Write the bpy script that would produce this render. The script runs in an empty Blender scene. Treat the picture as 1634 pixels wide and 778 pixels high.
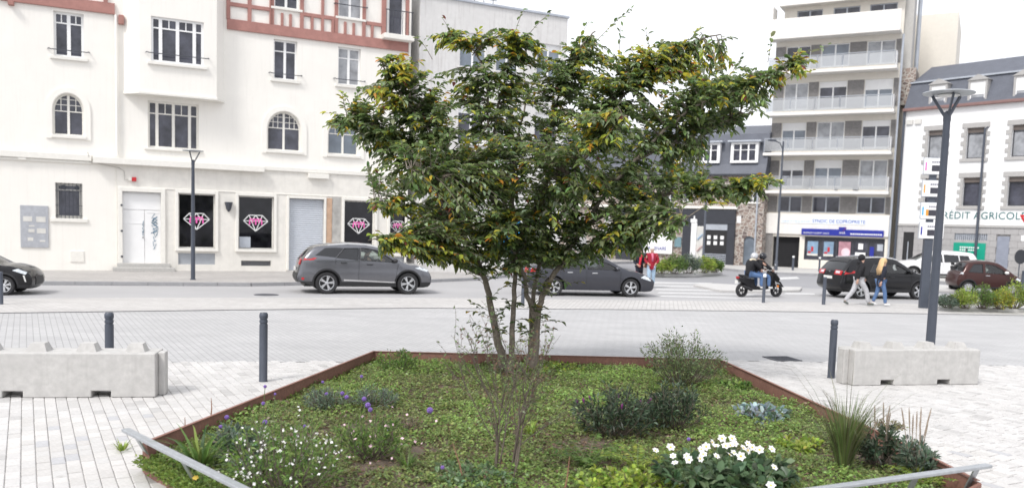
import bpy, bmesh, math, random
import numpy as np
from mathutils import Vector, Matrix
from mathutils.geometry import delaunay_2d_cdt

random.seed(7); rng = np.random.default_rng(7)
SC = bpy.context.scene
COL = SC.collection

# ------------------------------------------------------------------ camera
FPX, PPX, PPY, CAMH = 1350.0, 817.0, 475.0, 2.4
PITCH, ROLL = math.atan(115 / FPX), math.atan(.032)
_r0 = Vector((1, 0, 0)); FW = Vector((0, math.cos(PITCH), -math.sin(PITCH))); _u0 = _r0.cross(FW)
RT = math.cos(ROLL) * _r0 + math.sin(ROLL) * _u0
UP = math.cos(ROLL) * _u0 - math.sin(ROLL) * _r0
CAM = Vector((0, 0, CAMH))
cd = bpy.data.cameras.new('camera'); cam = bpy.data.objects.new('camera', cd); COL.objects.link(cam)
cam.matrix_world = Matrix(((RT.x, UP.x, -FW.x, 0), (RT.y, UP.y, -FW.y, 0), (RT.z, UP.z, -FW.z, CAMH), (0, 0, 0, 1)))
cd.sensor_width = 36; cd.lens = 36 * FPX / 1634; cd.shift_y = (PPY - 389) / 1634
cd.clip_start = .1; cd.clip_end = 3000
cd.dof.use_dof = True; cd.dof.focus_distance = 12.6; cd.dof.aperture_fstop = 1.3
SC.camera = cam

# ------------------------------------------------------------------ overcast sky and weak sun
SUN_EL, SUN_AZ = math.radians(50), math.radians(215)      # azimuth clockwise from +Y: from behind the camera, a little left
wd = bpy.data.worlds.new('World'); SC.world = wd; wd.use_nodes = True
nt = wd.node_tree; bgn = nt.nodes['Background']
sk = nt.nodes.new('ShaderNodeTexSky'); sk.sky_type = 'NISHITA'; sk.sun_disc = False
sk.sun_elevation = SUN_EL; sk.sun_rotation = SUN_AZ; sk.air_density = 1; sk.dust_density = 5
hs = nt.nodes.new('ShaderNodeHueSaturation'); hs.inputs['Saturation'].default_value = .25
mx = nt.nodes.new('ShaderNodeMix'); mx.data_type = 'RGBA'; mx.inputs[0].default_value = .75   # cloud veil over the sky
mx.inputs[7].default_value = (8.6, 8.75, 9.2, 1)
nt.links.new(sk.outputs[0], hs.inputs['Color']); nt.links.new(hs.outputs[0], mx.inputs[6])
nt.links.new(mx.outputs[2], bgn.inputs[0]); bgn.inputs[1].default_value = .103
sl = bpy.data.lights.new('sun', 'SUN'); sl.energy = 1.5; sl.angle = math.radians(12); sl.color = (1, .97, .93)
so = bpy.data.objects.new('sun', sl); COL.objects.link(so)
sd = Vector((math.sin(SUN_AZ) * math.cos(SUN_EL), math.cos(SUN_AZ) * math.cos(SUN_EL), math.sin(SUN_EL)))
so.rotation_euler = sd.to_track_quat('Z', 'Y').to_euler()
vs = SC.view_settings; vs.view_transform = 'Standard'; vs.look = 'None'; vs.gamma = 1; vs.use_curve_mapping = False
vs.exposure = .70

# ------------------------------------------------------------------ layout helpers: picture point -> place on the ground / on a facade
def ray(x, y): return FW + RT * ((x - PPX) / FPX) - UP * ((y - PPY) / FPX)
def G(x, y, z=0.0):
    d = ray(x, y); return CAM + d * ((z - CAMH) / d.z)
def atY(x, y, Y):
    d = ray(x, y); return CAM + d * (Y / d.y)
class Facade:
    def __init__(s, A, B):
        s.A = Vector((A.x, A.y, 0)); t = Vector((B.x - A.x, B.y - A.y, 0)); s.L = t.length; s.t = t.normalized()
        s.n = Vector((-s.t.y, s.t.x, 0)); s.rz = math.atan2(s.t.y, s.t.x)
    def __call__(s, x, y, off=0.0):
        d = ray(x, y); A = s.A + s.n * off
        k = (A - CAM).dot(s.n) / d.dot(s.n); p = CAM + d * k
        return (p - A).dot(s.t), p.z
    def rect(s, x0, y0, x1, y1, off=0.0):
        a, b = s(x0, y0, off), s(x1, y1, off); return a[0], b[0], b[1], a[1]      # u0,u1,z0,z1

# ------------------------------------------------------------------ objects
def link(o, parent=None):
    COL.objects.link(o)
    if parent is not None: o.parent = parent
    return o
def tag(o, label=None, cat=None, group=None, kind=None):
    if label: o['label'] = label
    if cat: o['category'] = cat
    if group: o['group'] = group
    if kind: o['kind'] = kind
    return o
def thing(name, loc, rz=0, label=None, cat=None, group=None, parent=None):
    o = link(bpy.data.objects.new(name, None), parent); o.location = loc; o.rotation_euler = (0, 0, rz); o.empty_display_size = .2
    return tag(o, label, cat, group)
def mesh_obj(name, me, parent=None, loc=None, rot=None, scale=None):
    o = link(bpy.data.objects.new(name, me), parent)
    if loc is not None: o.location = loc
    if rot is not None: o.rotation_euler = rot
    if scale is not None: o.scale = scale if hasattr(scale, '__len__') else (scale,) * 3
    return o
def copy_tree(o, parent=None):
    c = o.copy(); COL.objects.link(c)
    if parent is not None: c.parent = parent
    for ch in o.children: copy_tree(ch, c)
    return c

class MB:
    def __init__(s): s.v = []; s.f = []; s.m = []
    def add(s, vs, fs, mi=0):
        b = len(s.v); s.v += [tuple(p) for p in vs]; s.f += [tuple(i + b for i in f) for f in fs]; s.m += [mi] * len(fs); return s
    def box(s, x0, x1, y0, y1, z0, z1, mi=0):
        return s.add([(x0,y0,z0),(x1,y0,z0),(x1,y1,z0),(x0,y1,z0),(x0,y0,z1),(x1,y0,z1),(x1,y1,z1),(x0,y1,z1)],
                     [(3,2,1,0),(4,5,6,7),(0,1,5,4),(1,2,6,5),(2,3,7,6),(3,0,4,7)], mi)
    def bar(s, p, q, w, h=None, up=(0,0,1), mi=0):
        p, q = Vector(p), Vector(q); h = w if h is None else h; d = (q - p).normalized(); up = Vector(up)
        if abs(d.dot(up)) > .97: up = Vector((1, 0, 0))
        a = d.cross(up).normalized() * w / 2; b = a.cross(d).normalized() * h / 2
        vs = [p-a-b, p+a-b, p+a+b, p-a+b, q-a-b, q+a-b, q+a+b, q-a+b]
        return s.add(vs, [(0,1,2,3)[::-1],(4,5,6,7),(0,1,5,4),(1,2,6,5),(2,3,7,6),(3,0,4,7)], mi)
    def tube(s, pts, rad, seg=8, mi=0, caps=True):
        pts = [Vector(p) for p in pts]; n = len(pts)
        if not hasattr(rad, '__len__'): rad = [rad] * n
        vs = []; a = None
        for i, p in enumerate(pts):
            d = (pts[min(i+1, n-1)] - pts[max(i-1, 0)]).normalized()
            if a is None: a = d.orthogonal().normalized()
            else:
                a = a - d * a.dot(d)
                a = a.normalized() if a.length > 1e-5 else d.orthogonal().normalized()
            b = d.cross(a)
            for k in range(seg):
                t = 2 * math.pi * k / seg; vs.append(p + (a * math.cos(t) + b * math.sin(t)) * rad[i])
        fs = [(i*seg+k, i*seg+(k+1) % seg, (i+1)*seg+(k+1) % seg, (i+1)*seg+k) for i in range(n-1) for k in range(seg)]
        if caps: fs += [tuple(range(seg))[::-1], tuple((n-1)*seg+k for k in range(seg))]
        return s.add(vs, fs, mi)
    def lathe(s, prof, seg=16, c=(0,0,0), axis='z', mi=0, sx=1, sy=1, caps=True):
        vs = []; n = len(prof)
        for r, z in prof:
            for k in range(seg):
                t = 2 * math.pi * k / seg; a, b = r * math.cos(t) * sx, r * math.sin(t) * sy
                p = (a, b, z) if axis == 'z' else ((a, z, b) if axis == 'y' else (z, a, b))
                vs.append((p[0]+c[0], p[1]+c[1], p[2]+c[2]))
        fs = [(i*seg+k, i*seg+(k+1) % seg, (i+1)*seg+(k+1) % seg, (i+1)*seg+k) for i in range(n-1) for k in range(seg)]
        if caps: fs += [tuple(range(seg))[::-1], tuple((n-1)*seg+k for k in range(seg))]
        return s.add(vs, fs, mi)
    def prism(s, poly, y0, y1, mi=0):            # polygon in x,z pushed along y
        n = len(poly); vs = [(x, y0, z) for x, z in poly] + [(x, y1, z) for x, z in poly]
        fs = [tuple(range(n)), tuple(range(2*n-1, n-1, -1))] + [(i, n+i, n+(i+1) % n, (i+1) % n) for i in range(n)]
        return s.add(vs, fs, mi)
    def slab(s, poly, z0, z1, mi=0):             # polygon in x,y pushed along z
        n = len(poly); vs = [(p[0], p[1], z0) for p in poly] + [(p[0], p[1], z1) for p in poly]
        fs = [tuple(range(n))[::-1], tuple(range(n, 2*n))] + [(i, (i+1) % n, n+(i+1) % n, n+i) for i in range(n)]
        return s.add(vs, fs, mi)
    def blob(s, c, r, seg=12, rings=8, mi=0):
        r = r if hasattr(r, '__len__') else (r, r, r); vs = []; fs = []
        for i in range(rings + 1):
            ph = math.pi * i / rings
            for k in range(seg):
                t = 2 * math.pi * k / seg
                vs.append((c[0]+r[0]*math.sin(ph)*math.cos(t), c[1]+r[1]*math.sin(ph)*math.sin(t), c[2]+r[2]*math.cos(ph)))
        for i in range(rings):
            for k in range(seg): fs.append((i*seg+k, (i+1)*seg+k, (i+1)*seg+(k+1) % seg, i*seg+(k+1) % seg))
        return s.add(vs, fs, mi)
    def xf(s, M):
        s.v = [tuple(M @ Vector(p)) for p in s.v]; return s
    def mesh(s, name, mats, smooth=False):
        me = bpy.data.meshes.new(name); me.from_pydata(s.v, [], s.f)
        for m in (mats if isinstance(mats, (list, tuple)) else [mats]): me.materials.append(m)
        if any(s.m): me.polygons.foreach_set('material_index', s.m)
        bm = bmesh.new(); bm.from_mesh(me); bmesh.ops.recalc_face_normals(bm, faces=bm.faces); bm.to_mesh(me); bm.free()
        if smooth:
            me.polygons.foreach_set('use_smooth', [True] * len(me.polygons))
            if smooth != 'all': me.set_sharp_from_angle(angle=math.radians(smooth if smooth > 1 else 40))
        me.update(); return me
    def build(s, name, mats, parent=None, smooth=False, loc=None, rot=None, bevel=0):
        o = mesh_obj(name, s.mesh(name, mats, smooth), parent, loc, rot)
        if bevel:
            b = o.modifiers.new('bevel', 'BEVEL'); b.width = bevel; b.segments = 2; b.limit_method = 'ANGLE'; b.angle_limit = .6
        return o
def boxo(name, mats, parent, *a, bevel=0): return MB().box(*a).build(name, mats, parent, bevel=bevel)

# ------------------------------------------------------------------ materials
def nodes(name):
    m = bpy.data.materials.new(name); m.use_nodes = True; t = m.node_tree
    return m, t, t.nodes['Principled BSDF']
def N(t, typ, **kw):
    n = t.nodes.new(typ)
    for k, v in kw.items():
        if k.startswith('i_'):
            key = k[2:].replace('_', ' '); n.inputs[int(key) if key.isdigit() else key].default_value = v
        else: setattr(n, k, v)
    return n
def rgba(c): return (c[0], c[1], c[2], 1)
def mul(c, k): return tuple(min(1, x * k) for x in c)
def coords(t, scale=(1,1,1), rot=(0,0,0), space='Object'):
    tc = N(t, 'ShaderNodeTexCoord'); mp = N(t, 'ShaderNodeMapping'); mp.inputs['Scale'].default_value = scale; mp.inputs['Rotation'].default_value = rot
    t.links.new(tc.outputs[space], mp.inputs[0]); return mp
def mixc(t, fac, a, b, blend='MIX'):
    m = N(t, 'ShaderNodeMix', data_type='RGBA', blend_type=blend)
    for s, v in ((0, fac), (6, a), (7, b)):
        if hasattr(v, 'links') or hasattr(v, 'is_output'): t.links.new(v, m.inputs[s])
        else: m.inputs[s].default_value = v if s == 0 else rgba(v)
    return m.outputs[2]
def ramp(t, src, a, b):
    r = N(t, 'ShaderNodeMapRange'); r.inputs[1].default_value = a; r.inputs[2].default_value = b; t.links.new(src, r.inputs[0]); return r.outputs[0]
def bumpn(t, bs, src, strength, dist=.01):
    b = N(t, 'ShaderNodeBump'); b.inputs['Strength'].default_value = strength; b.inputs['Distance'].default_value = dist
    t.links.new(src, b.inputs['Height']); t.links.new(b.outputs[0], bs.inputs['Normal'])
def noise(t, mp, scale, detail=4, rough=.6):
    n = N(t, 'ShaderNodeTexNoise'); n.inputs['Scale'].default_value = scale; n.inputs['Detail'].default_value = detail; n.inputs['Roughness'].default_value = rough
    t.links.new(mp.outputs[0], n.inputs['Vector']); return n.outputs[0]
def M(name, col, rough=.6, metal=0, var=.12, vs=3, bump=0, bs=40, spec=.5, coat=0, var2=0, vs2=25, streak=0, streakcol=(.25,.24,.22)):
    m, t, b = nodes(name); mp = coords(t)
    c = mixc(t, ramp(t, noise(t, mp, vs), .3, .7), mul(col, 1 - var), mul(col, 1 + var))
    if var2: c = mixc(t, ramp(t, noise(t, mp, vs2, 6), .35, .65), c, mul(col, 1 - var2))
    if streak:
        mp2 = coords(t, (4, 4, .25)); f = ramp(t, noise(t, mp2, 2.2, 5), .52, .8)
        mm = N(t, 'ShaderNodeMath', operation='MULTIPLY'); mm.inputs[1].default_value = streak; t.links.new(f, mm.inputs[0])
        c = mixc(t, mm.outputs[0], c, streakcol)
    t.links.new(c, b.inputs['Base Color'])
    b.inputs['Roughness'].default_value = rough; b.inputs['Metallic'].default_value = metal; b.inputs['Specular IOR Level'].default_value = spec
    b.inputs['Coat Weight'].default_value = coat; b.inputs['Coat Roughness'].default_value = .05
    if bump: bumpn(t, b, noise(t, mp, bs, 6), bump, .01)
    return m
def leaf_mat(name, transl=.25, rough=.45):
    m, t, b = nodes(name); a = N(t, 'ShaderNodeAttribute', attribute_name='Col'); t.links.new(a.outputs[0], b.inputs['Base Color'])
    b.inputs['Roughness'].default_value = rough; b.inputs['Specular IOR Level'].default_value = .4
    tr = N(t, 'ShaderNodeBsdfTranslucent'); t.links.new(a.outputs[0], tr.inputs[0]); ms = N(t, 'ShaderNodeMixShader'); ms.inputs[0].default_value = transl
    t.links.new(b.outputs[0], ms.inputs[1]); t.links.new(tr.outputs[0], ms.inputs[2]); t.links.new(ms.outputs[0], t.nodes['Material Output'].inputs[0]); return m
def glass_mat(name, tint, gloss=.12, rough=.02):
    m, t, b = nodes(name); tr = N(t, 'ShaderNodeBsdfTransparent'); tr.inputs[0].default_value = rgba(tint)
    gl = N(t, 'ShaderNodeBsdfGlossy'); gl.inputs['Roughness'].default_value = rough; gl.inputs[0].default_value = (1,1,1,1)
    lw = N(t, 'ShaderNodeLayerWeight'); lw.inputs[0].default_value = .25; ad = N(t, 'ShaderNodeMath', operation='ADD', use_clamp=True); ad.inputs[1].default_value = gloss
    t.links.new(lw.outputs['Fresnel'], ad.inputs[0]); ms = N(t, 'ShaderNodeMixShader'); t.links.new(ad.outputs[0], ms.inputs[0])
    t.links.new(tr.outputs[0], ms.inputs[1]); t.links.new(gl.outputs[0], ms.inputs[2]); t.links.new(ms.outputs[0], t.nodes['Material Output'].inputs[0]); return m
def masonry(name, cols, mortar, scale, ran=1, bump=.5):        # rubble stone: voronoi cells with mortar
    m, t, b = nodes(name); mp = coords(t, (1, 1, 1.35))
    v = N(t, 'ShaderNodeTexVoronoi', feature='F1'); v.inputs['Scale'].default_value = scale; v.inputs['Randomness'].default_value = ran
    e = N(t, 'ShaderNodeTexVoronoi', feature='DISTANCE_TO_EDGE'); e.inputs['Scale'].default_value = scale; e.inputs['Randomness'].default_value = ran
    t.links.new(mp.outputs[0], v.inputs['Vector']); t.links.new(mp.outputs[0], e.inputs['Vector'])
    sp = N(t, 'ShaderNodeSeparateColor'); t.links.new(v.outputs['Color'], sp.inputs[0])
    c = mixc(t, sp.outputs[0], cols[0], cols[1]); c = mixc(t, ramp(t, sp.outputs[1], .6, 1), c, cols[2])
    f = ramp(t, e.outputs['Distance'], .06, .1); c = mixc(t, f, mortar, c)
    c = mixc(t, ramp(t, noise(t, mp, 9, 6), .2, .9), c, mul(cols[0], .8), 'MIX') if False else c
    t.links.new(c, b.inputs['Base Color']); b.inputs['Roughness'].default_value = .85; bumpn(t, b, f, bump, .03); return m
def setts(name, c1, c2, mortar, rz, bw, rh, msize, bump=.6, rough=.7):     # small stone setts too far off to build one by one
    m, t, b = nodes(name); mp = coords(t, rot=(0, 0, rz)); br = N(t, 'ShaderNodeTexBrick', offset=.5)
    for k, v in (('Scale', 1), ('Mortar Size', msize), ('Mortar Smooth', .2), ('Brick Width', bw), ('Row Height', rh), ('Bias', .1)): br.inputs[k].default_value = v
    br.inputs['Color1'].default_value = rgba(c1); br.inputs['Color2'].default_value = rgba(c2); br.inputs['Mortar'].default_value = rgba(mortar)
    t.links.new(mp.outputs[0], br.inputs['Vector']); mp2 = coords(t)
    c = mixc(t, ramp(t, noise(t, mp2, .35, 5), .3, .75), br.outputs[0], mul(c1, .8), 'MIX')
    mm = t.nodes[-1] if False else None
    c2_ = mixc(t, .55, br.outputs[0], c); st_ = mixc(t, ramp(t, noise(t, coords(t, (.35, 1, 1), (0, 0, -.35)), 1.6, 6, .65), .35, .65), (.88,.88,.885), (1,1,1)); c2_ = mixc(t, 1.0, c2_, st_, 'MULTIPLY'); t.links.new(c2_, b.inputs['Base Color']); b.inputs['Roughness'].default_value = rough
    inv = N(t, 'ShaderNodeMath', operation='SUBTRACT'); inv.inputs[0].default_value = 1; t.links.new(br.outputs['Fac'], inv.inputs[1]); bumpn(t, b, inv.outputs[0], bump, .01); return m

MT = dict(
    plaster=M('white_plaster', (.83,.805,.755), .85, var=.03, vs=.5, var2=.03, vs2=1.5, bump=.12, bs=60, streak=.2, streakcol=(.55,.53,.49)),
    plaster_low=M('ground_floor_render', (.76,.735,.685), .85, var=.04, vs=.7, var2=.10, vs2=3, bump=.3, bs=35, streak=.25, streakcol=(.5,.48,.44)),
    trim=M('painted_trim', (.78,.76,.71), .7, var=.04, var2=.06, vs2=9, bump=.08),
    timber=M('red_brown_timber', (.365,.178,.152), .65, var=.12, vs=4, bump=.15),
    pvc=M('white_window_paint', (.82,.82,.82), .35, var=.02),
    pane=M('window_pane', (.055,.057,.075), .05, var=.75, vs=1.1, spec=.6),  # blotchy tone painted in place of varied reflections and curtains
    pane_pale=M('curtained_pane', (.30,.31,.33), .1, var=.35, vs=2.2, spec=.6),
    pane_blue=M('sky_lit_pane', (.16,.19,.23), .06, var=.3, vs=.8, spec=.7),  # blue-grey base colour paints reflected sky into the glass
    shopglass=M('dark_shop_glass', (.009,.009,.012), .05, var=.8, vs=1.6, spec=.5),  # uneven tone painted in to suggest reflections and a shop interior
    iron=M('dark_iron', (.05,.055,.07), .5, var=.1),
    greymetal=M('slate_grey_paint', (.062,.072,.095), .42, var=.08, vs=6, bump=.03),
    darkgrey=M('anthracite_paint', (.035,.038,.048), .5, var=.1),
    galv=M('galvanised_steel', (.42,.44,.46), .42, metal=.55, var=.12, vs=18, bump=.03),
    zinc=M('zinc', (.42,.45,.5), .45, metal=.2, var=.1),
    white=M('white_paint', (.8,.8,.8), .5, var=.03),
    offwhite=M('off_white_canvas', (.62,.61,.58), .9, var=.1, bump=.2),
    black=M('black_plastic', (.018,.018,.02), .5, var=.1),
    rubber=M('tyre_rubber', (.022,.022,.024), .8, var=.15),
    red=M('red_plastic', (.5,.02,.025), .35, var=.05),
    pink=M('pink_paint', (.75,.13,.42), .6, var=.08),
    blue=M('bright_blue_panel', (.02,.33,.72), .45, var=.06),
    navy=M('navy_sign_blue', (.012,.022,.28), .4, var=.05),
    green=M('teal_green_panel', (.0,.30,.20), .5, var=.06),
    slate=M('slate_roof', (.115,.125,.155), .6, var=.18, vs=2, var2=.25, vs2=22, bump=.35, bs=26),
    concrete=M('pale_concrete', (.47,.46,.44), .85, var=.08, vs=2, var2=.12, vs2=14, bump=.25, bs=30),
    precast=M('stained_precast_concrete', (.66,.65,.64), .85, var=.06, vs=.6, var2=.08, vs2=5, bump=.2, bs=20, streak=.55, streakcol=(.33,.30,.29)),
    beige=M('beige_render', (.74,.70,.63), .85, var=.04, vs=.6, var2=.05, vs2=4, bump=.1, streak=.1, streakcol=(.5,.46,.4)),
    slabwhite=M('white_balcony_concrete', (.74,.72,.69), .8, var=.05, vs=2, streak=.3, streakcol=(.45,.43,.4)),
    greystone=M('grey_stone_cladding', (.245,.235,.23), .85, var=.2, vs=5, var2=.25, vs2=12, bump=.4, bs=20),
    granite=M('grey_granite_block', (.40,.39,.39), .8, var=.12, vs=7, var2=.18, vs2=60, bump=.2, bs=60),
    quoin=M('granite_quoin', (.42,.41,.40), .8, var=.1, vs=9, var2=.12, vs2=60, bump=.2, bs=60),
    railglass=glass_mat('balcony_glass', (.62,.64,.66), .3, .2),
    rubble=masonry('rubble_stone', ((.20,.145,.125), (.34,.27,.235), (.13,.10,.095)), (.46,.43,.39), 3.6),
    corten=M('rusty_weathering_steel', (.27,.135,.105), .75, var=.18, vs=5, var2=.25, vs2=30, bump=.15, bs=80),
    asphalt=M('worn_asphalt', (.30,.30,.315), .85, var=.07, vs=.35, var2=.1, vs2=120, bump=.25, bs=160),
    asphalt_pale=M('pale_worn_asphalt', (.39,.385,.39), .85, var=.11, vs=.3, var2=.1, vs2=90, bump=.25, bs=150),
    joint=M('joint_sand', (.30,.29,.28), .95, var=.2, vs=8, bump=.3),
    kerb=M('granite_kerb', (.34,.34,.35), .8, var=.12, vs=4, var2=.15, vs2=50, bump=.2),
    kerbpale=M('pale_granite_kerb', (.52,.51,.50), .8, var=.1, vs=4, var2=.1, vs2=50, bump=.2),
    soil=M('bed_soil', (.14,.105,.08), .95, var=.35, vs=7, var2=.35, vs2=40, bump=.8, bs=45),
    bark=M('mottled_bark', (.23,.195,.16), .85, var=.35, vs=9, var2=.4, vs2=26, bump=.6, bs=45),
    twig=M('grey_brown_twig', (.13,.105,.085), .85, var=.25, vs=12),
    marking=M('worn_road_paint', (.62,.62,.62), .8, var=.08, vs=3, var2=.2, vs2=20),
    leaf=leaf_mat('foliage', .5, .36), petal=leaf_mat('petals', .3, .6),
    carglass=glass_mat('car_glass', (.62,.68,.66), .05, .01), tint=M('tinted_car_glass', (.012,.013,.016), .03, var=.2, spec=.7),
    chrome=M('chrome', (.75,.76,.78), .12, metal=1, var=.03), alloy=M('alloy_rim', (.62,.63,.65), .28, metal=.85, var=.04),
    headlamp=M('headlamp_lens', (.62,.66,.7), .08, var=.25, vs=14, spec=.8), taillamp=M('tail_lamp_lens', (.42,.015,.02), .12, var=.3, vs=12, spec=.7),
    plate=M('number_plate', (.72,.72,.7), .4, var=.05), skin=M('skin', (.55,.34,.26), .6, var=.06),
)
def text_mesh(s, size, mat, extrude=.004, name='letters', align='LEFT', space=1.0):
    cu = bpy.data.curves.new(name, 'FONT'); cu.body = s; cu.size = size; cu.extrude = extrude; cu.align_x = align; cu.space_character = space; cu.resolution_u = 3
    o = bpy.data.objects.new(name, cu); COL.objects.link(o); dg = bpy.context.evaluated_depsgraph_get(); dg.update()
    me = bpy.data.meshes.new_from_object(o.evaluated_get(dg)); bpy.data.objects.remove(o); bpy.data.curves.remove(cu)
    me.materials.clear(); me.materials.append(mat); me.name = name
    return me
def sign_text(s, parent, u, y, z, size, mat, name='lettering', align='LEFT', width=None, space=1.0):   # upright text on a facade, facing -y
    me = text_mesh(s, size, mat, name=name, align=align, space=space); o = mesh_obj(name, me, parent, (u, y, z), (math.pi / 2, 0, 0))
    if width:
        w = max(v.co.x for v in me.vertices) - min(v.co.x for v in me.vertices); o.scale.x = width / w
    return o
# ================================================================== GROUND
SETT_A = math.radians(120)
def V2(p): return (p.x, p.y) if hasattr(p, 'x') else (p[0], p[1])
near = [(-22, 10.1), (-8.03, 13.17), (-2.31, 14.44), (4.11, 15.87), (10.04, 16.38), (26, 17.4)]
drain = [(-30, 12), (-18, 17), (-11.9, 19.56), (-7.3, 21.75), (-2.77, 23.79), (3, 25.25), (9.14, 26.51), (16.85, 27.72), (34, 29.4)]
strip = [(-30, 15.8), (-18, 20.9), (-14.04, 22.8), (-8.98, 24.9), (-2.48, 27.3), (4.76, 29.0), (11.23, 30.6), (16.4, 31.6), (34, 34)]
kerbL = [(-34, 20.3), V2(G(60, 454)), V2(G(400, 456)), V2(G(640, 452)), V2(G(755, 447)), V2(G(840, 439)), (3.6, 52), (6.5, 58.5), (9, 61.5)]
kerbR = [(9, 61.5), (12.3, 58.6), (14.2, 53.2), V2(G(1240, 437)), V2(G(1420, 444)), V2(G(1530, 454)), V2(G(1634, 466)), (31, 33)]
def sheet(name, poly, z, mat, kind='structure'):
    mb = MB(); n = len(poly); mb.add([(p[0], p[1], z) for p in poly], [tuple(range(n))]); return tag(mb.build(name, mat), kind=kind)
sheet('ground', [(-900, -300), (900, -300), (900, 1500), (-900, 1500)], -.03, MT['asphalt'])
pav = sheet('pavement', [(-22, 3), (26, 3)] + near[::-1], -.010, MT['joint'])
MT['road_setts'] = setts('carriageway_setts', (.45,.447,.45), (.49,.487,.488), (.31,.305,.305), -SETT_A, .30, .115, .008, .3)
MT['strip_setts'] = setts('crossing_strip_setts', (.50,.485,.47), (.58,.565,.55), (.36,.345,.33), -math.radians(80), .22, .14, .010, .4)
MT['walk_setts'] = setts('sidewalk_setts', (.42,.40,.385), (.49,.47,.45), (.30,.285,.27), math.radians(-75), .3, .2, .012, .4)
sheet('carriageway', near + drain[::-1], -.005, MT['road_setts'])
dz = MB()
for (a, b) in zip(drain[:-1], drain[1:]): dz.bar((a[0], a[1], .004), (b[0], b[1], .004), .10, .006)
tag(dz.build('drain_channel', M('drain_slot', (.16,.16,.165), .7)), kind='structure')
sheet('paved_strip', [(p[0], p[1] + .06) for p in drain] + strip[::-1], 0, MT['strip_setts'])
sheet('side_road', strip + [(p[0], p[1] - .15) for p in kerbL[::-1][3:]], 0, MT['asphalt_pale'])
def kerb(name, line, mat, h=.12, w=.22):
    mb = MB()
    for a, b in zip(line[:-1], line[1:]):
        L = math.dist(a, b); n = max(1, int(L / 1.0)); d = ((b[0]-a[0]) / L, (b[1]-a[1]) / L)
        for i in range(n):
            p = (a[0]+d[0]*(i*L/n+.006), a[1]+d[1]*(i*L/n+.006)); q = (a[0]+d[0]*((i+1)*L/n-.006), a[1]+d[1]*((i+1)*L/n-.006))
            mb.bar((p[0], p[1], h/2-.03), (q[0], q[1], h/2-.03), w, h+.06)
    return tag(mb.build(name, mat), kind='structure')
kerb('kerb', kerbL, MT['kerb']); kerb('kerb', kerbR, MT['kerb'])
sheet('sidewalk', kerbL + [(9, 75), (-60, 75), (-60, 24)], .112, MT['walk_setts'])
sheet('sidewalk', kerbR + [(60, 30), (60, 90), (9, 90)], .112, M('concrete_sidewalk', (.50,.49,.475), .85, var=.06, vs=.5, var2=.08, vs2=40, bump=.2))

# --- setts of the plaza, one by one near the camera
BED = [G(230, 705, .28), G(595, 560, .28), G(1150, 573, .28), G(1440, 705, .28)]
BEDP = [(BED[0].x, BED[0].y), (BED[1].x, BED[1].y), (BED[2].x, BED[2].y), (BED[3].x, BED[3].y), (4.2, 7.35), (2.4, 6.0), (-1.6, 5.85)]
def inpoly(x, y, poly):
    c = False; n = len(poly)
    for i in range(n):
        x1, y1 = poly[i]; x2, y2 = poly[i-1]
        if (y1 > y) != (y2 > y) and x < (x2-x1) * (y-y1) / (y2-y1) + x1: c = not c
    return c
def near_y(x):
    return float(np.interp(x, [p[0] for p in near], [p[1] for p in near]))
def sett_verts(l, w):
    c = .006; a, b = l/2, w/2
    v = [(-a,-b,-.06),(a,-b,-.06),(a,b,-.06),(-a,b,-.06),(-a,-b,-c),(a,-b,-c),(a,b,-c),(-a,b,-c),(-a+c,-b+c,0),(a-c,-b+c,0),(a-c,b-c,0),(-a+c,b-c,0)]
    f = [(0,1,5,4),(1,2,6,5),(2,3,7,6),(3,0,4,7),(4,5,9,8),(5,6,10,9),(6,7,11,10),(7,4,8,11),(8,9,10,11)]
    return v, f
def sett_material(name, attr):
    m, t, b = nodes(name); mp = coords(t)
    if attr: src = N(t, 'ShaderNodeAttribute', attribute_name='Col').outputs[0]
    else:
        oi = N(t, 'ShaderNodeObjectInfo'); cr = N(t, 'ShaderNodeValToRGB'); e = cr.color_ramp; e.interpolation = 'CONSTANT'
        e.elements[0].color = (.49,.49,.505,1); e.elements[1].position = .06; e.elements[1].color = (.56,.545,.53,1)
        for p, c in ((.3, (.60,.585,.57)), (.55, (.63,.615,.60)), (.8, (.58,.57,.56))): el = e.elements.new(p); el.color = rgba(c)
        t.links.new(oi.outputs['Random'], cr.inputs[0]); src = cr.outputs[0]
    c = mixc(t, ramp(t, noise(t, mp, 30, 5), .3, .7), (.82,.82,.82), (1,1,1)); c = mixc(t, 1.0, src, c, 'MULTIPLY')
    ge = N(t, 'ShaderNodeNewGeometry'); mq = N(t, 'ShaderNodeMapping'); t.links.new(ge.outputs['Position'], mq.inputs[0])
    st = mixc(t, ramp(t, noise(t, mq, .9, 6, .65), .38, .68), (.93,.925,.92), (1,1,1)); c = mixc(t, 1.0, c, st, 'MULTIPLY')
    sp = mixc(t, ramp(t, noise(t, mq, 7, 3, .5), .70, .76), (1,1,1), (.78,.77,.76)); c = mixc(t, 1.0, c, sp, 'MULTIPLY')
    t.links.new(c, b.inputs['Base Color']); b.inputs['Roughness'].default_value = .75; bumpn(t, b, noise(t, mp, 90, 4), .15); return m
def col_attr(me, cols, per):
    a = me.color_attributes.new('Col', 'FLOAT_COLOR', 'POINT'); c = np.repeat(np.c_[cols, np.ones(len(cols))], per, axis=0).astype(np.float32); a.data.foreach_set('color', c.ravel())
dv = (math.cos(SETT_A), math.sin(SETT_A)); pv = (dv[1], -dv[0])
cells = []; RW = .125
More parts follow.
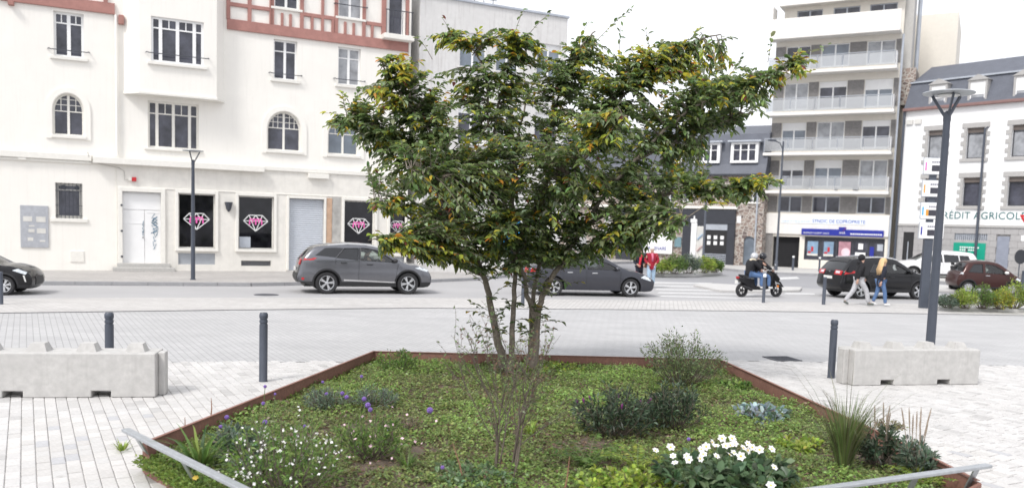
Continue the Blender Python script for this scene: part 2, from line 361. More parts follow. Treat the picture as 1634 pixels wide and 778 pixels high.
for j in range(-110, 190):
    b0 = j * RW; a = -40 + rng.random() * .2
    while a < 40:
        l = rng.choice([.19, .22, .25]); am = a + l/2; a += l
        x = dv[0]*am + pv[0]*b0; y = dv[1]*am + pv[1]*b0
        if y < 6.2 or y > near_y(x) + .02 or abs(x) > .80 * y + 2.0 or inpoly(x, y, BEDP): continue
        cells.append((x, y, l - .017, RW - .007, math.hypot(x, y), abs(x) < .595 * y and y > 7.3))
vis = sorted([c for c in cells if c[5]], key=lambda c: c[4])[:300]; vset = set(id(c) for c in vis)
sv, sf = sett_verts(.2, .115); sme = MB().add(sv, sf).mesh('paving_sett', sett_material('paving_sett_stone', False))
for c in vis:
    o = mesh_obj('paving_sett', sme, pav, (c[0], c[1], random.uniform(-.002, .003)), (random.gauss(0, .004), random.gauss(0, .004), SETT_A + random.gauss(0, .008)), (c[2] / .2, c[3] / .115, 1))
mb = MB(); cc = []
for c in cells:
    if id(c) in vset: continue
    v, f = sett_verts(c[2], c[3]); ca, sa = math.cos(SETT_A + random.gauss(0, .008)), 0; an = SETT_A + random.gauss(0, .008); ca, sa = math.cos(an), math.sin(an); dzz = random.uniform(-.002, .003)
    mb.add([(c[0]+p[0]*ca-p[1]*sa, c[1]+p[0]*sa+p[1]*ca, p[2]+dzz) for p in v], f)
    k = random.random(); g = .49 if k < .05 else random.uniform(.55, .64); cc.append((g, g*.98, g*.965))
me = mb.mesh('paving_setts', sett_material('paving_setts_stone', True)); col_attr(me, np.array(cc), 12)
tag(mesh_obj('paving_setts', me, pav), kind='stuff')

# --- road markings, traffic island, manhole
def quadpx(mb, pts, z=.0075): mb.add([tuple(G(x, y, z)) for x, y in pts], [tuple(range(len(pts)))])
mb = MB()
for i in range(5):
    y = 449.5 + i * 5.4; quadpx(mb, [(1040 + i*4, y), (1135 + i*22, y + 1.5 + i*.7), (1138 + i*22, y + 3.0 + i*.7), (1036 + i*4, y + 1.9)], .006 if i < 20 else 0)
quadpx(mb, [(1255, 466.5), (1300, 467.5), (1300, 470), (1250, 469)], .006)
quadpx(mb, [(1238, 442.5), (1272, 441), (1276, 444.5), (1240, 446)], -.022)
tag(mb.build('road_marking', MT['marking']), kind='structure')
isl = [V2(G(x, y)) for x, y in [(1106, 457), (1150, 466.5), (1215, 467.5), (1276, 466), (1280, 461.5), (1200, 459), (1130, 455)]]
tag(MB().slab(isl, -.03, .11).build('traffic_island', MT['kerbpale'], bevel=.03), kind='structure')
isl = [V2(G(x, y)) for x, y in [(1420, 462), (1528, 466), (1530, 459), (1430, 453)]]
tag(MB().slab(isl, -.03, .11).build('traffic_island', MT['kerbpale'], bevel=.03), kind='structure')
mg = thing('drain_grate', G(1248, 572), math.radians(14), 'dark cast iron drain grate set in the pale paving', 'grate')
g = MB(); g.box(-.27, .27, -.27, -.23, 0, .012); g.box(-.27, .27, .23, .27, 0, .012); g.box(-.27, -.23, -.23, .23, 0, .012); g.box(.23, .27, -.23, .23, 0, .012)
g.build('frame', MT['iron'], mg)
for k in range(9): boxo('grate_bar', MT['iron'], mg, -.22 + k*.0522, -.198 + k*.0522, -.229, .229, .001, .010)
mg2 = thing('manhole_cover', G(425, 470), 0, 'dark round manhole cover in the side road behind the grey crossover', 'manhole')
MB().lathe([(.38, 0), (.38, .007), (.3, .007), (.3, .010), (.02, .010)], 24).build('cover', MT['iron'], mg2)

# ================================================================== BUILDING TOOLS
def wall_grid(mb, u0, u1, z0, z1, ops, y=0, rev=.25):
    us = sorted({u0, u1} | {min(max(v, u0), u1) for o in ops for v in o[:2]}); zs = sorted({z0, z1} | {min(max(v, z0), z1) for o in ops for v in o[2:4]})
    for a, b in zip(us[:-1], us[1:]):
        for c, d in zip(zs[:-1], zs[1:]):
            um, zm = (a+b)/2, (c+d)/2
            if b - a < 1e-4 or d - c < 1e-4 or any(o[0] < um < o[1] and o[2] < zm < o[3] for o in ops): continue
            mb.add([(a,y,c),(b,y,c),(b,y,d),(a,y,d)], [(0,1,2,3)])
    for o in ops:
        a, b, c, d = o[:4]; b = min(b, u1); a = max(a, u0); d = min(d, z1); e = y + rev
        mb.add([(a,y,c),(b,y,c),(b,e,c),(a,e,c)], [(0,1,2,3)]); mb.add([(a,y,d),(b,y,d),(b,e,d),(a,e,d)], [(3,2,1,0)])
        mb.add([(a,y,c),(a,e,c),(a,e,d),(a,y,d)], [(0,1,2,3)]); mb.add([(b,y,c),(b,e,c),(b,e,d),(b,y,d)], [(3,2,1,0)])
def arch_pts(u0, u1, z1, rise, n=10, d=0):
    c = (u0+u1)/2; r = (u1-u0)/2
    return [(c - r*math.cos(math.pi*k/n), z1 - rise + rise*math.sin(math.pi*k/n)) for k in range(n+1)]
def arch_fill(mb, r, y, rise, rev=.25):          # wall above the curve of an arched opening
    u0, u1, z0, z1 = r; p = arch_pts(u0, u1, z1, rise, 12); m = 6
    for side in (p[:m+1], p[m:]):
        corner = (u0, z1) if side is not p[m:] and side[0][0] <= u0 + 1e-6 else (u1, z1)
        poly = side + [corner]; mb.prism(poly, y, y + rev)
def window(par, r, y, lights=2, top=.24, sub=2, fw=.055, frame='pvc', pane='pane', rise=0, name='window', uneven=None, shut=0):
    u0, u1, z0, z1 = r; w = u1-u0; h = z1-z0; mb = MB(); F = MT[frame]
    ztop = lambda u: z1 if not rise else z1 - rise + rise * math.sqrt(max(0, 1 - ((u-(u0+u1)/2)/(w/2))**2))
    if rise:
        a = arch_pts(u0, u1, z1, rise, 14); b = arch_pts(u0+fw, u1-fw, z1-fw, rise-fw*.5, 14)
        for k in range(14): mb.prism([a[k], a[k+1], b[k+1], b[k]], y, y+.07)
        mb.box(u0, u0+fw, y, y+.07, z0+fw, z1-rise); mb.box(u1-fw, u1, y, y+.07, z0+fw, z1-rise)
    else:
        mb.box(u0, u0+fw, y, y+.07, z0+fw, z1-fw); mb.box(u1-fw, u1, y, y+.07, z0+fw, z1-fw); mb.box(u0, u1, y, y+.07, z1-fw, z1)
    mb.box(u0, u1, y, y+.07, z0, z0+fw)
    fr = uneven or [1] * lights; tot = sum(fr); edges = [u0]
    for q in fr: edges.append(edges[-1] + w * q / tot)
    zt = z1 - h*top; mw = fw*.75; cells_ = []
    for i, (a, b) in enumerate(zip(edges[:-1], edges[1:])):
        if i: mb.box(a-mw, a+mw, y-.004, y+.066, z0+fw, ztop(a)-fw*.7)
        a2 = a + (fw if i == 0 else mw); b2 = b - (fw if i == len(fr)-1 else mw)
        if top: mb.box(a2, b2, y+.004, y+.062, zt-fw*.32, zt+fw*.32)
        cells_.append((a2, b2, z0+fw, zt if top else z1-fw))
        if top:
            ns = sub if (fr[i] >= max(fr) * .8) else 1
            for s in range(1, ns):
                us = a2 + (b2-a2)*s/ns; mb.box(us-fw*.22, us+fw*.22, y+.006, y+.06, zt+fw*.3, ztop(us)-fw*.7)
            if rise:
                for q in (.36, .68):
                    zz = zt + (z1-zt)*q; ax = max(a2, (u0+u1)/2 - w/2*math.sqrt(max(0, 1-((zz-(z1-rise))/rise)**2)) if zz > z1-rise else a2)
                    bx = min(b2, (u0+u1)/2 + w/2*math.sqrt(max(0, 1-((zz-(z1-rise))/rise)**2)) if zz > z1-rise else b2)
                    if bx - ax > .1: mb.box(ax, bx, y+.008, y+.058, zz-fw*.2, zz+fw*.2)
            if not rise:
                for s in range(ns): cells_.append((a2+(b2-a2)*s/ns, a2+(b2-a2)*(s+1)/ns, zt, z1-fw))
            else: cells_.append((a2, b2, zt, None))
    o = mb.build(name, F, par)
    P = MT[pane] if isinstance(pane, str) else pane
    for (a, b, c, d) in cells_:
        if d is None:
            poly = [(a, c), (b, c)] + [(u, max(c+.01, ztop(u)-fw*.5)) for u in np.linspace(b, a, 6)]
            MB().prism(poly, y+.03, y+.04).build('pane', P, o)
        else: boxo('pane', P, o, a+.001, b-.001, y+.03, y+.04, c+.001, d-.001)
    if shut: MB().box(u0+fw, u1-fw, y+.012, y+.028, z1-h*shut, z1-fw).build('roller_blind', MT['white'], o)
    return o
def sill(w, r, y=-.1, over=.14, h=.12, mat='trim', d=.30):
    u0, u1, z0, z1 = r; MB().box(u0-over, u1+over, y, y+d, z0-h, z0-.002).build('sill', MT[mat], w, bevel=.012)
def guard(w, r, z, y=-.16, over=.2):
    u0, u1, z0, z1 = r
    MB().tube([(u0-over, y+.15, z+.02), (u0-over+.03, y, z+.02), (u0-over+.1, y, z), (u1+over-.1, y, z), (u1+over-.03, y, z+.02), (u1+over, y+.15, z+.02)], .02, 6).build('window_rail', MT['iron'], w, smooth=True)

# ================================================================== WHITE CORNER BUILDING WITH HALF-TIMBERED TOP (left)
A1, B1 = G(0, 430, .12), G(655, 433, .12); F1 = Facade(A1, B1)
bl = thing('apartment_building', F1.A, F1.rz, 'long white plastered building with red brown half timbering and oriel window', 'building')
R = F1.rect
UL, UR = -9.0, F1(655, 60)[0]; ZT = 13.6
w1 = R(85, 16, 134, 95); w2 = R(84, 148, 134, 218); w4 = R(236, 160, 317, 240); w5 = R(437, 62, 474, 131); w6 = R(540, 75, 575, 137); w7 = R(427, 178, 480, 243); w8 = R(524, 190, 572, 248)
w1 = (w1[0], w1[1], 8.3, 9.98); w5 = (w5[0], w5[1], 8.3, 9.95); w6 = (w6[0], w6[1], 8.35, 9.97); w7 = (w7[0], w7[1], 5.3, 6.95)
w8 = (w8[0], w8[1], 5.3, 6.85); w2 = (w2[0], w2[1], 5.33, 6.92)
t1 = (w5[0], w5[1]+.05, 11.28, 13.1); t2 = (w6[0]-.02, w6[1]+.05, 11.25, 13.1); td = R(619, 0, 646, 66); td = (td[0], td[1], 10.75, 13.1)
w9 = R(88, 291, 132, 349); door = R(195, 305, 257, 418); s1 = R(284, 307, 343, 396); s2 = R(380, 313, 436, 399); sh = R(461, 316, 515, 428); s3 = R(549, 320, 596, 405); s4 = R(622, 325, 648, 405)
door = (door[0], door[1], .42, 3.27); s1 = (s1[0], s1[1], 1.05, 3.3); s2 = (s2[0], s2[1], 1.05, 3.3); sh = (sh[0], sh[1], .15, 3.28); s3 = (s3[0], s3[1], .95, 3.3); s4 = (s4[0], s4[1], .95, 3.3)
s1p = (s1[0], s1[1], .38, .85); s2p = (s2[0]+.12, s2[1]-.1, .33, .56); s3p = (s3[0], s3[1], .38, .8); s4p = (s4[0], s4[1], .38, .8)
ZL = 4.55
mb = MB(); wall_grid(mb, UL, UR, ZL, ZT, [w1, w2, w4, w5, w6, w7, w8, t1, t2, td])
for r, rs in ((w2, .62), (w7, .75), (w8, .7)): arch_fill(mb, r, .001, rs)
mb.box(UL, UR, .27, 11, 0, ZT-.01)
mb.add([(UL,0,0),(UL,.27,0),(UL,.27,ZT),(UL,0,ZT),(UR,0,0),(UR,.27,0),(UR,.27,ZT),(UR,0,ZT)], [(0,1,2,3),(4,5,6,7)])
mb.build('wall', MT['plaster'], bl)
mb = MB(); wall_grid(mb, UL, 4.05, 0, ZL, [w9], y=.004); mb.build('ground_floor_wall', MT['plaster'], bl)
mb = MB(); wall_grid(mb, 4.05, UR, 0, ZL, [door, s1, s1p, s2, s2p, sh, s3, s3p, s4, s4p], y=-.06, rev=.28); mb.box(4.03, 4.06, -.06, .1, 0, ZL); mb.build('ground_floor_wall', MT['plaster_low'], bl)
# roof
mb = MB(); mb.add([(UL-.3,-.5,ZT),(UR+.1,-.5,ZT),(UR+.1,1.6,ZT+2.6),(UL-.3,1.6,ZT+2.6),(UR+.1,11,ZT),(UL-.3,11,ZT),(UR+.1,9,ZT+2.6),(UL-.3,9,ZT+2.6)], [(0,1,2,3),(3,2,6,7),(7,6,4,5),(0,3,7,5),(1,2,6,4),(0,1,4,5)]); mb.build('roof', MT['slate'], bl)
# ledges
def band(name, u0, u1, z0, z1, y, mat='trim', d=.3, par=bl, bevel=.015): return boxo(name, MT[mat], par, u0, u1, y, y+d, z0, z1, bevel=bevel)
band('ledge', UL, 3.15, 4.38, 4.62, -.16); band('ledge', 3.2, 9.72, 4.32, 4.56, -.34); band('ledge', 9.72, UR, 4.42, 4.60, -.14); band('ledge', 11.6, 12.5, 4.18, 4.40, -.24)
band('ledge', UL, 3.15, 4.27, 4.375, -.08, d=.2); band('ledge', 4.06, UR, 3.42, 3.47, -.09, d=.1)
# windows
for r, lt, sub in ((w1, 2, 2),):
    w = window(bl, r, .16, 2, .24, 2, fw=.085); sill(w, r); guard(w, r, r[2]+.22)
for r, tp, f, rs in ((w2, .42, 'trim', .62), (w7, .42, 'trim', .75), (w8, .42, 'trim', .7)):
    w = window(bl, r, .16, 2, tp, 3 if r is w7 else 2, fw=.06, frame=f, rise=rs, pane='pane' if r is not w8 else 'pane_blue')
    a = arch_pts(r[0]-.03, r[1]+.03, r[3]+.03, rs+.03, 14); b = arch_pts(r[0]-.24, r[1]+.24, r[3]+.24, rs+.24, 14); mb = MB()
    for k in range(14): mb.prism([a[k], b[k], b[k+1], a[k+1]], -.05, .02)
    mb.box(r[0]-.24, r[0]-.03, -.05, .02, r[2]-.15, r[3]-rs); mb.box(r[1]+.03, r[1]+.24, -.05, .02, r[2]-.15, r[3]-rs)
    mb.build('arch_surround', MT['plaster'], w); sill(w, r, over=.08)
w = window(bl, w4, .14, 4, .26, 2, fw=.075, frame='trim', uneven=[.55, 1, 1, .55], pane='pane'); sill(w, w4, y=-.08, h=.1)
for r in (w5, w6):
    w = window(bl, r, .16, 2, .28, 1, fw=.07, pane='pane' if r is w5 else 'pane_pale'); sill(w, r); guard(w, r, r[2]+.2)
# oriel
o_ = -.62; bu = [F1(196, 60)[0], F1(222, 60, o_)[0], F1(346, 60, o_)[0], F1(358, 60)[0]]; zb = 7.25
w3 = R(241, 28, 325, 112, o_); w3 = (w3[0], w3[1], 8.38, 10.12)
mb = MB(); wall_grid(mb, bu[1], bu[2], zb, ZT-.02, [w3], y=o_, rev=.2)
mb.add([(bu[0],.02,zb),(bu[1],o_,zb),(bu[1],o_,ZT-.02),(bu[0],.02,ZT-.02),(bu[3],.02,zb),(bu[2],o_,zb),(bu[2],o_,ZT-.02),(bu[3],.02,ZT-.02)], [(0,1,2,3),(4,5,6,7)])
mb.slab([(bu[0],.02),(bu[1],o_),(bu[2],o_),(bu[3],.02)], zb-.06, zb); mb.box(bu[1]+.05, bu[2]-.05, o_+.22, .1, zb+.02, ZT-.05)
orl = mb.build('oriel', MT['plaster'], bl)
w = window(bl, w3, o_+.1, 4, .24, 2, fw=.085, uneven=[.55, 1, 1, .55]); sill(w, w3, y=o_-.12, d=.2, h=.12); guard(w, w3, w3[2]+.3, y=o_-.17)
MB().slab([(bu[0]-.05,.04),(bu[1]-.03,o_-.06),(bu[2]+.03,o_-.06),(bu[3]+.05,.04)], zb-.16, zb-.062).build('oriel_moulding', MT['trim'], bl, bevel=.01)
# half timbering: each beam on its own
def beam(u0, z0, u1, z1, w=.16, y=-.05): MB().bar((u0, y, z0), (u1, y, z1), .07, w, up=(0,0,1) if abs(u1-u0) > abs(z1-z0) else (1,0,0)).build('timber_beam', MT['timber'], bl, bevel=.008)
def vbeam(u, z0, z1, w=.15, y=-.052): boxo('timber_beam', MT['timber'], bl, u-w/2, u+w/2, y-.035, y+.055, z0, z1, bevel=.008)
ub = F1(362, 40)[0]
for (ua, ub2) in ((UL, 4.02), (ub, UR-.02)):
    boxo('timber_beam', MT['timber'], bl, ua, ub2, -.1, .02, 10.1, 10.52, bevel=.01)
boxo('timber_beam', MT['timber'], bl, UL, 4.02, -.085, .02, 11.05, 11.2, bevel=.008)
for u in (.45, 1.25, 2.05, 2.9, 3.7): vbeam(u, 10.525, 11.045)
for (ua, ub2) in ((ub+.05, w5[0]-.2), (w5[1]+.22, w6[0]-.2), (w6[1]+.22, F1(612, 30)[0])):
    boxo('timber_beam', MT['timber'], bl, ua, ub2, -.085, .02, 11.05, 11.2, bevel=.008)
for px in (364, 398, 434): vbeam(F1(px, 20)[0], 10.525, 13.5 if px != 398 else 13.5)
u5, u6 = w5[0], w6[0]
for du in (-.12, .33, .68, 1.16): vbeam(u5+du, 10.525, 11.045 if 0 < du < 1.1 else 13.5, .11 if 0 < du < 1.1 else .15)
for du in (1.6, 2.05, 2.5): vbeam(u5+du, 10.525, 11.045 if du != 2.05 else 13.5, .12)
for du in (-.12, .28, .66, 1.12): vbeam(u6+du, 10.525, 11.045 if 0 < du < 1.1 else 13.5, .11 if 0 < du < 1.1 else .15)
vbeam(u6+1.5, 10.525, 11.045, .12)
for px in (612, 650): vbeam(F1(px, 30)[0], 10.525, 13.5, .2)
for u in (F1(193, 10)[0], F1(18, 5)[0]): boxo('timber_corbel', MT['timber'], bl, u-.1, u+.1, -.22, .03, 9.75 if u > 3 else 9.95, 10.095, bevel=.02)
for r in (t1, t2):
    w = window(bl, r, .14, 2, .0, 1, fw=.07, pane='pane' if r is t1 else 'pane_pale'); sill(w, r, h=.1); guard(w, r, r[2]+.5)
w = window(bl, td, .14, 1, 0, 1, fw=.12, name='balcony_door'); 
bc = MB().box(td[0]-.3, UR, -.55, .02, 10.5, 10.72).build('balcony', MT['trim'], bl, bevel=.02)
mb = MB()
for k in range(9): u = td[0]-.2 + k*(UR-td[0]+.1)/8; mb.tube([(u, -.48, 10.71), (u, -.48, 11.75)], .014, 5)
mb.tube([(td[0]-.25, -.48, 11.75), (UR-.05, -.48, 11.75)], .02, 6); mb.build('balustrade', MT['iron'], bc)
# downpipes
for u, z1, m in ((F1(186, 150)[0], 10.09, 'plaster'), (UR-.06, ZT, 'trim'), (F1(668, 390)[0], 4.3, 'trim')):
    MB().tube([(u, -.1 if z1 != 4.3 else -.16, .15 if z1 != 10.09 else 4.64), (u, -.1 if z1 != 4.3 else -.16, z1)], .055, 8).build('downpipe', MT[m], bl, smooth=True)
# ground floor window with bars
w = window(bl, w9, .12, 1, .2, 1, fw=.11, frame='concrete', pane='pane'); sill(w, w9, h=.14, over=.18, y=-.06)
mb = MB()
for k in range(7): u = w9[0]+.06 + k*(w9[1]-w9[0]-.12)/6; mb.tube([(u, .05, w9[2]), (u, .05, w9[3])], .011, 5)
for z in (w9[2]+.12, w9[2]+.5, w9[3]-.3): mb.tube([(w9[0], .05, z), (w9[1], .05, z)], .011, 5)
mb.build('window_bars', MT['iron'], w)
for u in (w9[0]+.28, w9[1]-.18): MB().lathe([(.07, 0), (.09, .05), (.04, .1)], 10, (u, .08, w9[3]-.16), 'y').build('vent_cap', MT['iron'], w)
nb = R(32, 327, 78, 395); mb = boxo('notice_board', M('grey_blue_board', (.42,.435,.47), .5, var=.12, vs=3, var2=.15, vs2=9), bl, nb[0], nb[1], -.045, .002, nb[2], nb[3], bevel=.01)
for a, b, c, d in ((.1, .42, .62, .74), (.56, .9, .61, .74), (.58, .9, .34, .46), (.28, .5, .36, .44), (.3, .5, .5, .53), (.25, .45, .16, .24), (.68, .88, .14, .18)):
    boxo('notice', MT['offwhite'], mb, nb[0]+(nb[1]-nb[0])*a, nb[0]+(nb[1]-nb[0])*b, -.052, -.046, nb[2]+(nb[3]-nb[2])*c, nb[2]+(nb[3]-nb[2])*d)
vp = R(112, 400, 134, 418); boxo('access_hatch', MT['trim'], bl, vp[0], vp[1], -.03, .02, vp[2], vp[3], bevel=.01)
# door
def surround(par, r, t=.16, y=-.13, d=.2, mat='trim', bottom=False):
    u0, u1, z0, z1 = r; mb = MB(); mb.box(u0-t, u0, y, y+d, z0, z1+t); mb.box(u1, u1+t, y, y+d, z0, z1+t); mb.box(u0, u1, y, y+d, z1, z1+t)
    if bottom: mb.box(u0-t, u1+t, y-.04, y+d, z0-.12, z0)
    return mb.build('surround', MT[mat], par, bevel=.012)
dw = M('white_door_paint', (.80,.80,.80), .5, var=.03, vs=2); dl = door[1]-door[0]
dr = boxo('door', dw, bl, door[0], door[0]+dl*.57, .06, .12, door[2], door[3]-.72, bevel=.01); surround(bl, door)
dr2 = boxo('door', dw, bl, door[0]+dl*.57+.01, door[1], .065, .12, door[2], door[3]-.72, bevel=.01)
boxo('door_transom', dw, bl, door[0], door[1], .055, .12, door[3]-.71, door[3], bevel=.01)
boxo('door_moulding', dw, dr, door[0]+.06, door[0]+dl*.57-.06, .045, .06, door[3]-1.27, door[3]-1.24); boxo('door_moulding', dw, dr2, door[0]+dl*.63, door[1]-.06, .05, .065, door[3]-.82, door[3]-.79)
MB().lathe([(.015, 0), (.015, .06), (.028, .07), (.028, .09)], 8, (door[0]+dl*.53, -.03, 1.45), 'y').build('door_handle', MT['iron'], dr)
for z in (.78, 1.8, 2.82): MB().lathe([(.045, 0), (.045, .03)], 10, (door[0]-.03, -.165, z-.1), 'y').build('hinge_pin', MT['iron'], bl)
gr = M('blue_grey_spray_paint', (.14,.22,.29), .7, var=.3)
def scribble(par, c, w, h, n, y, seed, r=.014, m=None):
    q = random.Random(seed); mb = MB(); p = []
    for k in range(n): p.append((c[0] + w*(.5*math.sin(k*1.9+seed)+.3*(q.random()-.5)), y, c[1] + h*(.5-k/n) + .12*h*math.cos(k*2.3)))
    mb.tube(p, [r*q.uniform(.6, 1.3) for _ in p], 5); mb.v = [(a, y + (b-y)*.15, z) for a, b, z in mb.v]; mb.build('graffiti', m or gr, par)
scribble(dr2, (door[0]+dl*.84, 1.95), .26, .75, 24, .052, 3, .02); scribble(dr2, (door[0]+dl*.83, 1.25), .12, .7, 12, .052, 5, .014); scribble(dr, (door[0]+dl*.53, 1.75), .05, .6, 12, .048, 8, .016)
for k, (e, z) in enumerate(((.22, .42), (.38, .27))): boxo('doorstep', MT['concrete'], bl, door[0]-e, door[1]+e+.1, -.42-k*.3, -.05, .1, z-.003*k, bevel=.015)
# shop windows with diamond emblem
def emblem(par, uc, zc, s, y):
    wm = MT['white']; L = lambda a, b, w=.035: MB().bar((uc+a[0]*s, y, zc+a[1]*s), (uc+b[0]*s, y, zc+b[1]*s), .006, w*s*.9, up=(1,0,0) if abs(a[0]-b[0]) < abs(a[1]-b[1]) else (0,0,1))
    T = [(-.5, 0), (-.27, .24), (0, .24), (.27, .24), (.5, 0), (0, -.42)]; mb = MB()
    for a, b in (((-.5,0),(-.27,.24)), ((-.27,.24),(.27,.24)), ((.27,.24),(.5,0)), ((.5,0),(0,-.42)), ((0,-.42),(-.5,0)), ((-.5,0),(.5,0)), ((-.27,.24),(-.18,0)), ((-.18,0),(0,.24)), ((0,.24),(.18,0)), ((.18,0),(.27,.24)), ((-.18,0),(0,-.42)), ((.18,0),(0,-.42))):
        k = L(a, b); mb.add(k.v, k.f)
    e = mb.build('diamond_emblem', wm, par)
    mp_ = MB()
    for x0 in (-.25, 0): 
        pts = [(x0, -.16), (x0+.01, .04), (x0+.06, .10), (x0+.12, .02), (x0+.12, -.08), (x0+.13, .05), (x0+.19, .10), (x0+.24, .03), (x0+.25, -.16)]
        mp_.tube([(uc+a*s, y-.008, zc+b*s) for a, b in pts], .03*s, 5)
    mp_.v = [(a, y-.008+(b-y+.008)*.12, z) for a, b, z in mp_.v]; mp_.build('pink_monogram', MT['pink'], e)
for i, (r, p) in enumerate(((s1, s1p), (s2, s2p), (s3, s3p), (s4, s4p))):
    w = window(bl, r, .06, 1, 0, 1, fw=.05, frame='trim', pane='shopglass', name='shop_window'); surround(w, r, t=.12, y=-.12, bottom=True)
    c = (r[0]+r[1])/2; emblem(w, c if i != 3 else r[0]+.42, 2.25 if i else 2.25, min(1.02, (r[1]-r[0])*.86) if i < 3 else .8, .045)
    if i != 1: boxo('stall_riser', M('grey_blue_render', (.34,.36,.39), .8, var=.08), bl, p[0], p[1], .0, .1, p[2], p[3])
    else:
        o = boxo('vent_panel', MT['concrete'], bl, p[0], p[1], .02, .1, p[2], p[3])
        for k in range(4): boxo('vent_slat', MT['iron'], o, p[0]+.03, p[1]-.03, .0, .02, p[2]+.025+k*.05, p[2]+.055+k*.05)
boxo('cardboard_sheet', MT['zinc'], bl, s2[0]+.06, s2[0]+.52, .03, .045, s2[2]+.06, s2[2]+.52)
# roller shutter
mb = MB(); n = 34
for k in range(n):
    z = sh[2] + (sh[3]-sh[2])*k/n; h = (sh[3]-sh[2])/n; mb.prism([(0,0)], 0, 0) if False else mb.add([(sh[0],.06,z),(sh[1],.06,z),(sh[1],.035,z+h*.5),(sh[0],.035,z+h*.5),(sh[1],.06,z+h),(sh[0],.06,z+h)], [(0,1,2,3),(3,2,4,5)])
mb.build('roller_shutter', M('pale_grey_shutter', (.52,.55,.60), .5, metal=.1, var=.05, var2=.06, vs2=7), bl); surround(bl, sh, t=.1)
boxo('worn_pilaster', M('orange_rust_render', (.50,.34,.24), .9, var=.25, vs=2, bump=.4), bl, sh[1]+.11, sh[1]+.36, -.1, -.03, .15, 3.35); boxo('worn_pilaster', M('stripped_stone', (.40,.39,.37), .9, var=.25, vs=3, bump=.6), bl, sh[1]+.37, s3[0]-.17, -.09, -.03, .15, 3.42)
# wall lamp, alarm box and cable, junction box
wl = F1(364, 330); MB().lathe([(.03, -.2), (.1, -.1), (.15, .12), (.17, .2), (.02, .2)], 8, (wl[0], -.16, wl[1])).build('wall_lamp', MT['iron'], bl)
ab = F1(212, 286); boxo('alarm_box', MT['red'], bl, ab[0]-.04, ab[0]+.12, -.17, -.06, ab[1]-.08, ab[1]+.08, bevel=.01); boxo('alarm_base', MT['trim'], bl, ab[0]-.17, ab[0]-.05, -.15, -.06, ab[1]-.06, ab[1]+.07)
MB().tube([(F1(140, 245)[0], -.19, F1(140, 243)[1]), (F1(143, 258)[0], -.12, F1(143, 258)[1]), (ab[0]-.5, -.1, ab[1]+.42), (ab[0]-.32, -.1, ab[1]+.3), (ab[0]-.3, -.1, ab[1]-.05), (ab[0]-.12, -.1, ab[1])], .013, 6).build('cable', MT['concrete'], bl)
jb = F1(35, 248); boxo('junction_box', MT['trim'], bl, jb[0]-.12, jb[0]+.14, -.14, 0, jb[1]-.16, jb[1]+.1)

# ================================================================== CONCRETE OFFICE BUILDING BEHIND THE TREE
U0, U1 = F1(668, 60)[0]+.05, F1(905, 60)[0]; F2A = F1.A + F1.t * U0
bc2 = thing('office_building', F2A, F1.rz, 'stained grey concrete building behind the crown of the tree', 'building')
W2 = U1 - U0; ZT2 = 12.72
def r2(x0, y0, x1, y1): q = F1.rect(x0, y0, x1, y1); return (q[0]-U0, q[1]-U0, q[2], q[3])
o1 = r2(735, 42, 776, 112); o1 = (o1[0], o1[1], 9.75, 11.35); o2 = r2(858, 60, 886, 110); o2 = (o2[0], o2[1]+.3, 9.75, 11.35)
ops = [o1, o2, (o1[0], o1[1], 6.2, 8.0), (3.9, 5.1, 9.75, 11.35), (3.9, 5.1, 6.2, 8.0), (o2[0], o2[1], 6.2, 8.0)]
sf_ = [(1.30, 1.80, .9, 2.7), (2.6, 3.9, .9, 2.7), (4.2, 5.5, .9, 2.7), (5.9, 7.2, .9, 2.7)]
mb = MB(); wall_grid(mb, 0, W2, 0, ZT2, ops + sf_); mb.box(0, W2, .27, 12, 0, ZT2-.01); mb.add([(0,0,0),(0,.27,0),(0,.27,ZT2),(0,0,ZT2),(W2,0,0),(W2,.27,0),(W2,.27,ZT2),(W2,0,ZT2)], [(0,1,2,3),(4,5,6,7)]); mb.build('wall', MT['precast'], bc2)
for r in ops: w = window(bc2, r, .12, 2, 0, 1, fw=.06, pane='pane_blue' if r[2] > 9 else 'pane', shut=.2); sill(w, r, h=.06, mat='precast')
for r in sf_: boxo('shop_panel', MT['blue' if r[0] < 2 or 4 < r[0] < 5 else 'plaster_low'], bc2, r[0]+.02, r[1]-.02, .04, .12, r[2], r[3])
boxo('shop_fascia', MT['precast'], bc2, 2.0, W2-.6, -.12, -.002, 3.3, 3.9, bevel=.01); band('ledge', 0, W2, 4.3, 4.5, -.2, 'precast', par=bc2)
MB().box(-.02, W2+.06, -.08, 12, ZT2-.005, ZT2+.1).build('parapet_cap', MT['zinc'], bc2, bevel=.01)
mb = MB(); mb.box(.9, 4.2, 3, 7, ZT2+.1, ZT2+1.0); mb.build('roof_housing', MT['precast'], bc2)
mb = MB()
for k in range(7): mb.tube([(1.2+k*.5, 1.2, ZT2+.1), (1.2+k*.5, 1.2, ZT2+.62)], .02, 5)
mb.tube([(1.0, 1.2, ZT2+.62), (4.4, 1.2, ZT2+.62)], .02, 5); mb.build('roof_railing', MT['iron'], bc2)

